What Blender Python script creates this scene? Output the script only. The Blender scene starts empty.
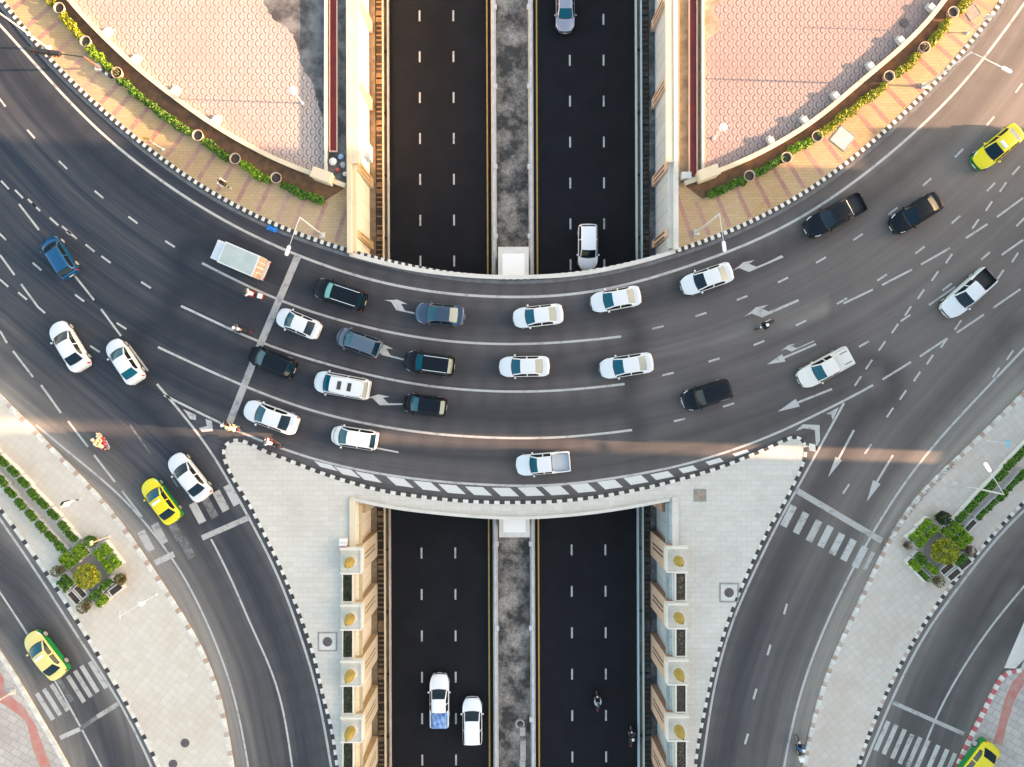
import bpy, bmesh, math, random
import numpy as np
from mathutils import Vector, Matrix
from mathutils.geometry import tessellate_polygon
random.seed(7); rng = np.random.default_rng(7)
SC = bpy.context.scene
COL = SC.collection
# ------------------------------------------------------------------ camera, sky, sun, exposure
H = 60.0; F = 11.3                                   # drone height (m), pixels per metre at road level
cd = bpy.data.cameras.new('camera'); cam = bpy.data.objects.new('camera', cd); COL.objects.link(cam)
cam.location = (0, 0, H); cam.rotation_euler = (0, 0, 0)
cd.sensor_width = 36; cd.lens = 36*F*H/1024; cd.clip_end = 1500; cd.clip_start = 1
SC.camera = cam
SUN_EL, SUN_AZ = math.radians(12), math.radians(-2.0)      # low evening sun, from the right of the picture
w = bpy.data.worlds.new('World'); SC.world = w; w.use_nodes = True
nt = w.node_tree; bg = nt.nodes['Background']
sky = nt.nodes.new('ShaderNodeTexSky'); sky.sky_type = 'NISHITA'; sky.sun_disc = False
sky.sun_elevation = SUN_EL; sky.sun_rotation = math.pi/2 - SUN_AZ
sky.air_density = 1.0; sky.dust_density = 2.0; sky.ozone_density = 1.2
tint = nt.nodes.new('ShaderNodeMix'); tint.data_type = 'RGBA'; tint.blend_type = 'MULTIPLY'; tint.inputs[0].default_value = 1
tint.inputs[7].default_value = (1.22, 1.0, .80, 1)          # warm evening haze over the town
nt.links.new(sky.outputs[0], tint.inputs[6]); nt.links.new(tint.outputs[2], bg.inputs[0]); bg.inputs[1].default_value = 0.15
sd = bpy.data.lights.new('sun', 'SUN'); sun = bpy.data.objects.new('sun', sd); COL.objects.link(sun)
sd.energy = 5.0; sd.angle = math.radians(0.5); sd.color = (1.0, 0.60, 0.36)
sv = Vector((math.cos(SUN_EL)*math.cos(SUN_AZ), math.cos(SUN_EL)*math.sin(SUN_AZ), math.sin(SUN_EL)))
sun.rotation_euler = sv.to_track_quat('Z', 'Y').to_euler()
SC.view_settings.view_transform = 'Standard'; SC.view_settings.look = 'None'
SC.view_settings.gamma = 1; SC.view_settings.use_curve_mapping = False
SC.view_settings.exposure = 2.5
# ------------------------------------------------------------------ helpers
def P(px, py, z=0.0):
    k = (H-z)/H/F
    return Vector(((px-512)*k, (383.5-py)*k, z))
def TR(x, y):                                        # the underpass runs a fifth of a degree off square
    return (x + 0.12 - 0.0037*y, y + 0.0037*x)
class N:
    def __init__(s, m): s.t = m.node_tree; s.n = s.t.nodes; s.b = s.n['Principled BSDF']
    def add(s, typ, **kw):
        n = s.n.new(typ)
        for k, v in kw.items(): setattr(n, k, v)
        return n
    def link(s, a, b): s.t.links.new(a, b)
    def math(s, op, a, b=None, c=None, clamp=False):
        n = s.n.new('ShaderNodeMath'); n.operation = op; n.use_clamp = clamp
        for i, v in enumerate((a, b, c)):
            if v is None: continue
            if isinstance(v, (int, float)): n.inputs[i].default_value = v
            else: s.link(v, n.inputs[i])
        return n.outputs[0]
    def mix(s, f, a, b, mode='MIX'):
        n = s.n.new('ShaderNodeMix'); n.data_type = 'RGBA'; n.blend_type = mode
        for i, v in ((0, f), (6, a), (7, b)):
            if isinstance(v, (int, float)): n.inputs[i].default_value = v
            elif isinstance(v, (tuple, list)): n.inputs[i].default_value = tuple(v)+((1,) if len(v) == 3 else ())
            else: s.link(v, n.inputs[i])
        return n.outputs[2]
    def coord(s):
        return s.n.new('ShaderNodeTexCoord').outputs['Object']
    def noise(s, vec, scale, detail=3, rough=0.55, dims='3D', w=None):
        n = s.n.new('ShaderNodeTexNoise'); n.noise_dimensions = dims
        n.inputs['Scale'].default_value = scale; n.inputs['Detail'].default_value = detail; n.inputs['Roughness'].default_value = rough
        if dims == '1D': s.link(w, n.inputs['W'])
        else: s.link(vec, n.inputs['Vector'])
        return n.outputs['Fac']
    def ramp(s, f, lo, hi):
        n = s.n.new('ShaderNodeMapRange'); n.clamp = True
        s.link(f, n.inputs[0]); n.inputs[1].default_value = lo; n.inputs[2].default_value = hi
        return n.outputs[0]
def newmat(name, col=(.5, .5, .5), rough=.6, metal=0.0, spec=None, coat=0.0):
    m = bpy.data.materials.new(name); m.use_nodes = True
    b = m.node_tree.nodes['Principled BSDF']
    b.inputs['Base Color'].default_value = (*col, 1); b.inputs['Roughness'].default_value = rough; b.inputs['Metallic'].default_value = metal
    if spec is not None: b.inputs['Specular IOR Level'].default_value = spec
    if coat: b.inputs['Coat Weight'].default_value = coat; b.inputs['Coat Roughness'].default_value = .05
    return m
def mottled(name, c1, c2, scale=2.0, rough=.8, fine=0.0, lo=.35, hi=.65, detail=4, spec=None):
    m = newmat(name, c1, rough, spec=spec); n = N(m); co = n.coord()
    f = n.ramp(n.noise(co, scale, detail, .72 if detail >= 8 else .55), lo, hi)
    c = n.mix(f, c1, c2)
    if fine:
        g = n.ramp(n.noise(co, scale*14, 2), .3, .7)
        c = n.mix(n.math('MULTIPLY', g, fine), c, tuple(x*.45 for x in c1))
    n.link(c, n.b.inputs['Base Color'])
    return m
def link(name, me, mats=(), parent=None):
    for m in mats: me.materials.append(m)
    o = bpy.data.objects.new(name, me); COL.objects.link(o)
    if parent is not None: o.parent = parent
    return o
def mesh(name, verts, faces, mats=(), parent=None, smooth=False, fm=None):
    me = bpy.data.meshes.new(name); me.from_pydata([tuple(v) for v in verts], [], faces); me.update()
    if smooth: me.polygons.foreach_set('use_smooth', [True]*len(me.polygons))
    o = link(name, me, mats, parent)
    if fm is not None: me.polygons.foreach_set('material_index', fm)
    return o
def tag(o, label=None, cat=None, group=None, kind=None):
    if label: o['label'] = label
    if cat: o['category'] = cat
    if group: o['group'] = group
    if kind: o['kind'] = kind
    return o
def struct(o): o['kind'] = 'structure'; return o
def thing(name, label, cat, loc=(0, 0, 0), rz=0, group=None):
    o = bpy.data.objects.new(name, None); COL.objects.link(o); o.location = loc; o.rotation_euler = (0, 0, rz)
    o.empty_display_size = .3
    return tag(o, label, cat, group)
class MB:
    """collects simple solids, builds ONE mesh"""
    def __init__(s): s.v = []; s.f = []; s.m = []
    def add(s, vs, fs, mi=0):
        b = len(s.v); s.v += [tuple(v) for v in vs]; s.f += [tuple(i+b for i in f) for f in fs]; s.m += [mi]*len(fs)
    def box(s, x0, x1, y0, y1, z0, z1, mi=0, tr=None, bot=True, taper=0):
        t = taper
        vs = [(x0, y0, z0), (x1, y0, z0), (x1, y1, z0), (x0, y1, z0), (x0+t, y0+t, z1), (x1-t, y0+t, z1), (x1-t, y1-t, z1), (x0+t, y1-t, z1)]
        if tr: vs = [(*tr(v[0], v[1]), v[2]) for v in vs]
        fs = [(4, 5, 6, 7), (0, 1, 5, 4), (1, 2, 6, 5), (2, 3, 7, 6), (3, 0, 4, 7)]
        if bot: fs.append((3, 2, 1, 0))
        s.add(vs, fs, mi)
    def tube(s, pts, r, n=8, mi=0, r2=None, cap=True):
        pts = [Vector(p) for p in pts]; rs = [r + ((r2 if r2 is not None else r)-r)*i/(len(pts)-1) for i in range(len(pts))]
        vs = []; 
        for i, p in enumerate(pts):
            d = (pts[min(i+1, len(pts)-1)]-pts[max(i-1, 0)]).normalized()
            a = d.orthogonal().normalized() if i == 0 else (a - d*a.dot(d)).normalized()
            b = d.cross(a)
            for k in range(n):
                t = 2*math.pi*k/n; vs.append(p + (a*math.cos(t)+b*math.sin(t))*rs[i])
        fs = [(i*n+k, i*n+(k+1) % n, (i+1)*n+(k+1) % n, (i+1)*n+k) for i in range(len(pts)-1) for k in range(n)]
        if cap: fs += [tuple(range(n-1, -1, -1)), tuple((len(pts)-1)*n+k for k in range(n))]
        s.add(vs, fs, mi)
    def lathe(s, prof, n=16, c=(0, 0, 0), mi=0, ax='z', cap=True):
        vs = []
        for r, z in prof:
            for k in range(n):
                t = 2*math.pi*k/n
                p = (r*math.cos(t), r*math.sin(t), z)
                if ax == 'y': p = (p[0], p[2], p[1])
                vs.append((c[0]+p[0], c[1]+p[1], c[2]+p[2]))
        fs = [(i*n+k, i*n+(k+1) % n, (i+1)*n+(k+1) % n, (i+1)*n+k) for i in range(len(prof)-1) for k in range(n)]
        if cap: fs += [tuple(range(n-1, -1, -1)), tuple((len(prof)-1)*n+k for k in range(n))]
        s.add(vs, fs, mi)
    def build(s, name, mats, parent=None, smooth=False):
        if not isinstance(mats, (list, tuple)): mats = [mats]
        o = mesh(name, s.v, s.f, mats, parent, smooth, s.m)
        return o
def resample(pts, step=.5):
    p = np.array([(q[0], q[1]) for q in pts], float)
    d = np.r_[0, np.cumsum(np.hypot(*np.diff(p, axis=0).T))]
    # Catmull-Rom through the points
    n = len(p); e = np.vstack([2*p[0]-p[1], p, 2*p[-1]-p[-2]])
    out = []
    for i in range(n-1):
        p0, p1, p2, p3 = e[i], e[i+1], e[i+2], e[i+3]
        L = np.hypot(*(p2-p1)); k = max(2, int(L/step*2))
        for t in np.arange(k)/k:
            out.append(.5*((2*p1)+(-p0+p2)*t+(2*p0-5*p1+4*p2-p3)*t*t+(-p0+3*p1-3*p2+p3)*t**3))
    out.append(p[-1]); out = np.array(out)
    d = np.r_[0, np.cumsum(np.hypot(*np.diff(out, axis=0).T))]
    s = np.linspace(0, d[-1], max(3, int(round(d[-1]/step))+1))
    return np.c_[np.interp(s, d, out[:, 0]), np.interp(s, d, out[:, 1])]
def smoothc(c, k):
    """moving average that keeps the ends"""
    if k < 1: return c
    n = len(c); o = c.copy()
    for i in range(n):
        r = min(k, i, n-1-i)
        o[i] = c[i-r:i+r+1].mean(axis=0)
    return o
def curve(px, z=0.0, sm=3, step=.5, e0=0, e1=0):
    """smooth world curve (Nx2) through picture points at height z; e0/e1 = straight run-out in metres"""
    w_ = [P(a, b, z) for a, b in px]
    c = smoothc(smoothc(resample(w_, step), sm), sm)
    if e0:
        d = c[0]-c[min(6, len(c)-1)]; d /= np.hypot(*d); k = int(e0/2); c = np.vstack([[c[0]+d*2*(k-i) for i in range(k)], c])
    if e1:
        d = c[-1]-c[-min(7, len(c))]; d /= np.hypot(*d); k = int(e1/2); c = np.vstack([c, [c[-1]+d*2*(i+1) for i in range(k)]])
    return c
def normals(c):
    t = np.gradient(c, axis=0); t /= np.hypot(t[:, 0], t[:, 1])[:, None]
    return np.c_[-t[:, 1], t[:, 0]]
def ribbon(mb, c, wid, z, mi=0, off=0.0):
    n = normals(c); a = c+n*(off+wid/2); b = c+n*(off-wid/2); k = len(c)
    vs = [(*q, z) for q in a]+[(*q, z) for q in b]
    mb.add(vs, [(k+i, k+i+1, i+1, i) for i in range(k-1)], mi)
def wall_ribbon(mb, c, wid, z0, z1, off=0.0, mif=lambda i: 0):
    n = normals(c); a = c+n*(off+wid/2); b = c+n*(off-wid/2); k = len(c)
    for i in range(k-1):
        vs = [(*b[i], z0), (*b[i+1], z0), (*a[i+1], z0), (*a[i], z0), (*b[i], z1), (*b[i+1], z1), (*a[i+1], z1), (*a[i], z1)]
        fs = [(4, 5, 6, 7), (0, 1, 5, 4), (2, 3, 7, 6)]
        if i == 0: fs.append((3, 0, 4, 7))
        if i == k-2: fs.append((1, 2, 6, 5))
        if mif(i) != mif(i-1) or True: pass
        mb.add(vs, fs, mif(i))
def poly(name, pts, z1, z0, mats, parent=None, side=1):
    """filled outline with vertical sides"""
    pts = [Vector((p[0], p[1], 0)) for p in pts]
    q = [pts[0]]
    for p in pts[1:]:
        if (p-q[-1]).length > 1e-3: q.append(p)
    if (q[0]-q[-1]).length < 1e-3: q.pop()
    tri = tessellate_polygon([q]); n = len(q)
    area = sum(q[i].x*q[(i+1) % n].y-q[(i+1) % n].x*q[i].y for i in range(n))
    vs = [(p.x, p.y, z1) for p in q]+[(p.x, p.y, z0) for p in q]
    fs = []
    for t in tri:
        a, b, c = (q[i] for i in t)
        if (b-a).cross(c-a).z < 0: t = (t[0], t[2], t[1])
        fs.append(tuple(t))
    nt_ = len(fs)
    if z0 < z1:
        for i in range(n):
            j = (i+1) % n
            fs.append((i, n+i, n+j, j) if area > 0 else (j, n+j, n+i, i))
    return mesh(name, vs, fs, mats, parent, fm=[0]*nt_+[side if len(mats) > 1 else 0]*(len(fs)-nt_))
def lst(c): return [tuple(p) for p in c]
ORD = ['first', 'second', 'third', 'fourth', 'fifth', 'sixth', 'seventh', 'eighth', 'ninth', 'tenth', 'eleventh', 'twelfth']
# ------------------------------------------------------------------ curves traced at road level
KN = curve([(7,8),(37,46),(67,81),(107,115),(140,144),(170,168),(202,189),(256,219),(287,232),(348,252.5),(386,263),(441,275),(476,279),(506,280),(540,279.5),(572,277),(637,265),(682,251),(724,236),(762,219),(815,189),(868,148),(918,102),(965,53),(1003,0)], sm=8, e0=60, e1=60)
LN = curve([(0,25),(47,77),(67,100),(100,134),(135,162),(175,191.5),(215,216),(255,238),(301,257),(343,273),(396,287),(446,294.5),(511,298),(572,296),(619.5,288),(667,273.5),(702,262),(767,237),(805.5,216.5),(842,191.5),(878,165),(923,125),(958,92),(988,54),(1023,5)], sm=8, e0=60, e1=60)
L2 = curve([(202,263),(255,290),(301,309),(368.5,328),(431,340),(481,344),(511,344.5),(562,343),(621,336.5)], sm=6)
L3 = curve([(181,306),(207.5,318),(255,341),(318.5,362),(381,378),(411,384),(460,390),(511,392),(562,391),(624.5,384)], sm=6)
L4 = curve([(158,347),(195,364.5),(240,384.5),(301,408),(356,422),(431,434),(511,438.5),(574,437),(632,430)], sm=6)
LS = curve([(164,395),(220,423),(255,439),(286,450),(318.5,461),(368.5,472),(431,481),(511,486),(562,485),(624.5,476.5),(687,464.5),(737,448.5),(768,437.5),(843,401.5),(873,385)], sm=5)
KSb = [(226,441),(236,437),(246,440),(266,450),(290,459),(309.5,467),(338.5,477),(381,489),(431,496.5),(471,500),(511,501),(562,499.5),(612,493),(662,482.5),(712,468.5),(750,454),(771,445),(782,440),(790,435.5),(797,434),(803,437),(807,445),(807,452),(803,466),(798,477),(783,506.5),(768,531.5),(748,574),(732,612.5),(722,642.5),(712,680),(704.5,715),(698,750),(694.5,785)]
KSa = [(338.5,785),(336,765),(331,730),(322,695),(313.5,657.5),(301,620),(284,577),(271,549),(256,519),(250,506.5),(239,489.7),(233,480),(226,465.6),(222,455),(222,447),(226,441)]
KS = curve(KSa+KSb[1:], sm=1)
KDe = curve([(0,398),(25,424),(50,449),(75,474),(100,499),(120,524),(137.5,550),(155,577.5),(175,607.5),(195,638),(210,670),(220,700),(225,730),(230,762)], sm=6, e0=60, e1=60)
KDw = curve([(0,510),(15,529),(30,549),(45,571.5),(62.5,598),(82.5,629),(100,659),(120,692.5),(140,728),(156,762)], sm=6, e0=60, e1=60)
KE = curve([(0,650),(15,672),(30,697.5),(45,723),(60,748),(69,765)], sm=3, e0=60, e1=60)
KFw = curve([(1023,391.5),(993,421),(968,446),(948,465),(923,486),(908,505),(893,530),(878,556),(870.5,574),(858,602.5),(845.5,627.5),(833,653),(823,680),(815.5,705),(808,732.5),(803,762)], sm=5, e0=60, e1=60)
KFe = curve([(1023,504),(1003,524),(983,546.5),(960.5,574),(943,596),(928,618),(913,642),(900.5,665),(888,690),(875.5,717.5),(865.5,745),(860.5,762)], sm=5, e0=60, e1=60)
KG = curve([(1020,668),(1014,668.5),(1003,671),(995.5,682.5),(985.5,702.5),(975.5,722.5),(965.5,742),(955.5,765)], sm=1, e1=60)
EA = curve([(844,403),(822,443),(795.5,491.5),(768,541.5),(752,577.5),(737,607.5),(727,637.5),(714.5,682.5),(709.5,715),(703,760)], sm=5, e1=60)
EB = curve([(1023,349.5),(990.5,384),(958,418),(928,451.5),(898,491.5),(873,531.5),(849,576),(833,607.5),(818,643),(803,682),(793,720),(785,762)], sm=6, e0=60, e1=60)
EC = curve([(157,384),(195,429),(212,452),(255,529),(278.5,576),(296,622.5),(311,667.5),(321,707.5),(330,760)], sm=5, e1=60)
ED = curve([(211,539),(230,576),(255,635),(271,667.5),(283.5,710),(292,765)], sm=4, e1=60)
EE = curve([(36,425),(80,461.5),(120,494),(140,516.5),(162.5,544),(184,575),(202.5,612.5),(220,652.5),(235,697.5),(244,740),(248,766)], sm=5, e1=60)
EF = curve([(0,519),(20,548),(40,577),(57.5,605),(85,647.5),(112.5,690),(135,730),(151,766)], sm=5, e0=60, e1=60)
EG = curve([(0,592.5),(27.5,634),(54,679),(81,727.5),(101,766)], sm=4, e0=60, e1=60)
EH = curve([(1023,511.5),(993,541.5),(968,575),(943,607.5),(918,645),(893,697),(878,732),(864,766)], sm=5, e0=60, e1=60)
EI = curve([(1023,587.5),(988,630),(963,668),(943,702),(926,741),(916,770)], sm=4, e0=60, e1=60)
FN_ = curve([(340,249),(348,251.5),(391,263),(431,270),(480,274.5),(512,275.5),(545,274.5),(587,271),(637,260.5),(677,248.5),(690,244)], sm=3)
FS_ = curve([(335,496),(351,499),(391,508),(456,515.5),(501,518.5),(529.5,518.5),(587,514),(637,506.5),(680,498),(696,494)], sm=3)
XW = 14.45                                           # half width of the underpass trench at street level
# ------------------------------------------------------------------ materials of the setting
def asphalt_mat():
    m = newmat('asphalt', (.05, .05, .055), .82, spec=.3); n = N(m); co = n.coord()
    at = n.add('ShaderNodeAttribute', attribute_name='wear_glow'); sep = n.add('ShaderNodeSeparateColor'); n.link(at.outputs['Color'], sep.inputs[0])
    dust_glow, track, road_tone = sep.outputs[0], sep.outputs[1], sep.outputs[2]
    at2 = n.add('ShaderNodeAttribute', attribute_name='flow'); s2 = n.add('ShaderNodeSeparateXYZ'); n.link(at2.outputs['Vector'], s2.inputs[0])
    cmb = n.add('ShaderNodeCombineXYZ'); n.link(n.math('MULTIPLY', s2.outputs[0], .035), cmb.inputs[0]); n.link(s2.outputs[1], cmb.inputs[1])
    at3 = n.add('ShaderNodeAttribute', attribute_name='flow_slip'); s3 = n.add('ShaderNodeSeparateXYZ'); n.link(at3.outputs['Vector'], s3.inputs[0])
    cm2 = n.add('ShaderNodeCombineXYZ'); n.link(n.math('MULTIPLY', s3.outputs[0], .035), cm2.inputs[0]); n.link(s3.outputs[1], cm2.inputs[1]); wgt = s3.outputs[2]
    lerp = lambda a, b: n.math('ADD', n.math('MULTIPLY', a, n.math('SUBTRACT', 1.0, wgt)), n.math('MULTIPLY', b, wgt))
    st = lerp(n.noise(cmb.outputs[0], 1.1, 4, .6), n.noise(cm2.outputs[0], 1.1, 4, .6)); st2 = lerp(n.noise(cmb.outputs[0], 4.5, 2, .5), n.noise(cm2.outputs[0], 4.5, 2, .5))
    big = n.noise(co, .06, 4, .6); fine = n.noise(co, 9, 3, .7)
    base = n.mix(road_tone, (.010, .020, .038), (.125, .106, .098))
    base = n.mix(n.math('MULTIPLY', n.ramp(st, .35, .7), .62), base, n.mix(road_tone, (.075, .078, .084), (.185, .165, .150)))
    base = n.mix(n.math('MULTIPLY', n.ramp(st2, .45, .75), .2), base, (.14, .135, .13))
    base = n.mix(n.math('MULTIPLY', n.ramp(big, .45, .68), .35), base, (.03, .03, .034))
    base = n.mix(n.math('MULTIPLY', track, .72), base, n.mix(road_tone, (.008, .014, .024), (.038, .036, .036)))
    dn = n.math('MULTIPLY', dust_glow, n.math('ADD', .55, n.math('MULTIPLY', n.ramp(st, .3, .7), .7)), clamp=True)
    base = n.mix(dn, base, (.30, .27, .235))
    v = n.math('ADD', .72, n.math('MULTIPLY', fine, .56))
    mul = n.add('ShaderNodeCombineXYZ'); [n.link(v, mul.inputs[i]) for i in range(3)]
    base = n.mix(1.0, base, mul.outputs[0], 'MULTIPLY')
    n.link(base, n.b.inputs['Base Color'])
    bp = n.add('ShaderNodeBump'); bp.inputs['Strength'].default_value = .25; bp.inputs['Distance'].default_value = .01; n.link(n.noise(co, 40, 2), bp.inputs['Height']); n.link(bp.outputs[0], n.b.inputs['Normal'])
    return m
def slab_mat(name, c1, c2, cm, bw, bh, mortar=.012, rot=0.0, stain=(.2, .17, .14), stf=.3, offset=.5, sc=.22):
    m = newmat(name, c1, .85, spec=.25); n = N(m); co = n.coord()
    mp = n.add('ShaderNodeMapping'); mp.inputs['Rotation'].default_value[2] = rot; n.link(co, mp.inputs[0])
    b = n.add('ShaderNodeTexBrick'); n.link(mp.outputs[0], b.inputs['Vector'])
    b.inputs['Color1'].default_value = (*c1, 1); b.inputs['Color2'].default_value = (*c2, 1); b.inputs['Mortar'].default_value = (*cm, 1)
    b.inputs['Scale'].default_value = 1; b.inputs['Brick Width'].default_value = bw; b.inputs['Row Height'].default_value = bh
    b.inputs['Mortar Size'].default_value = mortar; b.inputs['Mortar Smooth'].default_value = .4; b.offset = offset
    c = n.mix(n.math('MULTIPLY', n.ramp(n.noise(co, sc, 5, .62), .48, .75), stf), b.outputs['Color'], stain)
    c = n.mix(n.math('MULTIPLY', n.ramp(n.noise(co, 2.6, 3), .5, .8), .25), c, stain)
    c = n.mix(n.math('MULTIPLY', n.ramp(n.noise(co, .12, 2), .35, .7), .12), c, (.75, .70, .62))
    n.link(c, n.b.inputs['Base Color']); return m
def scales_mat(k=1.0):
    m = newmat('fish_scale_paving', (.6, .5, .5), .8, spec=.25); n = N(m); co = n.coord()
    sp = n.add('ShaderNodeSeparateXYZ'); n.link(co, sp.inputs[0]); x, y = sp.outputs[0], sp.outputs[1]
    R = .60; s = .372
    fl = n.math('FLOOR', n.math('DIVIDE', x, s)); res = None
    for j in (-1, 0, 1, 2):                           # last wins: discs further right lie on top
        col = n.math('ADD', fl, j); xc = n.math('MULTIPLY', col, s)
        par = n.math('MULTIPLY', n.math('FLOORED_MODULO', col, 2), R)
        t = n.math('DIVIDE', n.math('SUBTRACT', y, par), 2*R)
        dy = n.math('MULTIPLY', n.math('SUBTRACT', t, n.math('ROUND', t)), 2*R)
        dx = n.math('SUBTRACT', xc, x)
        d = n.math('SQRT', n.math('ADD', n.math('MULTIPLY', dx, dx), n.math('MULTIPLY', dy, dy)))
        d = n.math('DIVIDE', d, R)
        ins = n.math('LESS_THAN', d, 1.0)
        res = d if res is None else n.math('ADD', n.math('MULTIPLY', d, ins), n.math('MULTIPLY', res, n.math('SUBTRACT', 1.0, ins)))
    # pale rings at .62-.92 and .0-.38, mauve between
    r1 = n.math('MULTIPLY', n.math('GREATER_THAN', res, .63), n.math('LESS_THAN', res, .93))
    r2 = n.math('LESS_THAN', res, .44)
    rr = n.math('ADD', r1, r2, clamp=True)
    pale = n.mix(n.noise(co, .5, 3), (.36, .32, .285), (.44, .385, .35)); dark = n.mix(n.noise(co, 1.7, 3), (.165, .10, .10), (.23, .15, .145))
    c = n.mix(rr, dark, pale)
    c = n.mix(n.math('MULTIPLY', n.ramp(n.noise(co, .10, 3), .42, .62), .45), c, (.30, .22, .195))      # trodden, faded areas
    c = n.mix(n.math('MULTIPLY', n.ramp(n.noise(co, .9, 5, .7), .60, .80), .35), c, (.24, .18, .17))
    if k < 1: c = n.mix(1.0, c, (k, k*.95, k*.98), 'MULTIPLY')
    n.link(c, n.b.inputs['Base Color']); return m
M = {}
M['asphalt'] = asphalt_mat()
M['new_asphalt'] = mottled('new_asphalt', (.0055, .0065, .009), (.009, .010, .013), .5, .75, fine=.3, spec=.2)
M['island'] = slab_mat('pale_slab_paving', (.50, .475, .42), (.55, .525, .47), (.43, .405, .36), .9, .45, .02, .0, (.34, .30, .26), .35)
M['penin'] = slab_mat('pale_diagonal_paving', (.50, .465, .40), (.55, .515, .45), (.43, .40, .345), .6, .6, .02, math.radians(38), (.40, .31, .22), .40, offset=0)
M['penin2'] = slab_mat('pale_diagonal_paving_right', (.48, .43, .375), (.53, .48, .425), (.41, .365, .315), .6, .6, .02, math.radians(-38), (.40, .30, .22), .42, offset=0)
M['verge'] = slab_mat('worn_slab_paving', (.36, .33, .31), (.44, .41, .38), (.24, .22, .2), .9, .6, .03, math.radians(30), (.2, .18, .16), .5)
M['tan'] = slab_mat('tan_block_paving', (.36, .245, .115), (.41, .285, .145), (.23, .15, .08), .5, .25, .014, .0, (.27, .16, .09), .40)
M['pink'] = slab_mat('pink_block_paving', (.27, .13, .10), (.33, .17, .13), (.2, .1, .08), .3, .3, .02, .0, (.45, .33, .22), .35)
M['earth'] = mottled('bare_earth', (.20, .10, .045), (.085, .05, .03), 1.6, .95, fine=.5)
M['scales'] = scales_mat(); M['scales_shaded'] = scales_mat(.80)  # right plaza copy darkened to put its shade into the paving colour
M['redpath'] = mottled('faded_red_paving', (.46, .16, .13), (.44, .26, .22), 1.4, .85, fine=.3)
M['stained'] = mottled('stained_concrete', (.050, .055, .060), (.22, .22, .21), .55, .85, fine=.4, lo=.42, hi=.62, detail=8)
M['median'] = mottled('stained_median_concrete', (.05, .047, .044), (.42, .37, .32), .5, .9, fine=.6, lo=.42, hi=.62, detail=14)
M['maroon'] = mottled('maroon_paint', (.13, .006, .008), (.20, .012, .012), .8, .55, fine=.25)
M['crete'] = mottled('pale_concrete', (.52, .50, .45), (.60, .58, .54), .7, .8, fine=.18)
M['cream'] = mottled('cream_render', (.58, .48, .33), (.64, .54, .39), .6, .75, fine=.10)
M['ochre'] = mottled('ochre_render', (.46, .30, .14), (.54, .37, .19), 1.0, .75, fine=.15)
M['peach'] = mottled('peach_render', (.55, .37, .26), (.60, .42, .31), 1.0, .75, fine=.15)
M['greyrender'] = slab_mat('grey_stone_panels', (.40, .44, .45), (.46, .50, .51), (.16, .18, .19), 2.4, 1.4, .03, 0, (.25, .27, .27), .3)
M['drain'] = mottled('dark_drain', (.03, .025, .02), (.07, .055, .04), 3, .9)
M['rung'] = mottled('rusty_cover', (.30, .20, .11), (.20, .13, .08), 3, .9)
M['foot'] = mottled('sandy_ledge', (.30, .23, .14), (.17, .12, .07), 1.2, .9, fine=.4)
M['white'] = newmat('white_paint', (.72, .71, .68), .6)
M['black'] = mottled('black_paint', (.02, .02, .02), (.045, .04, .035), 3, .7)
def road_paint(name, c, thr, amt):
    m = newmat(name, c, .6, spec=.3); n = N(m); co = n.coord()
    f = n.math('MULTIPLY', n.ramp(n.noise(co, 1.3, 8, .72), thr, thr+.14), amt)
    n.link(n.mix(f, n.mix(n.noise(co, 5, 3), c, tuple(x*.85 for x in c)), (.075, .075, .075)), n.b.inputs['Base Color']); return m
M['mark'] = road_paint('road_paint', (.45, .445, .425), .52, .6)
M['markworn'] = road_paint('worn_road_paint', (.40, .39, .37), .50, .6)
M['faded'] = road_paint('very_faded_road_paint', (.20, .20, .20), .42, .8)
M['yellow'] = mottled('yellow_line', (.42, .25, .045), (.50, .32, .07), 2, .6, fine=.2)
M['kwhite'] = mottled('kerb_white', (.66, .65, .60), (.50, .47, .42), 2.5, .7)
M['kred'] = mottled('kerb_red', (.42, .05, .08), (.40, .14, .14), 3.0, .7)
M['kbrown'] = mottled('kerb_rust', (.34, .23, .17), (.42, .36, .31), 1.2, .8)
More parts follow.
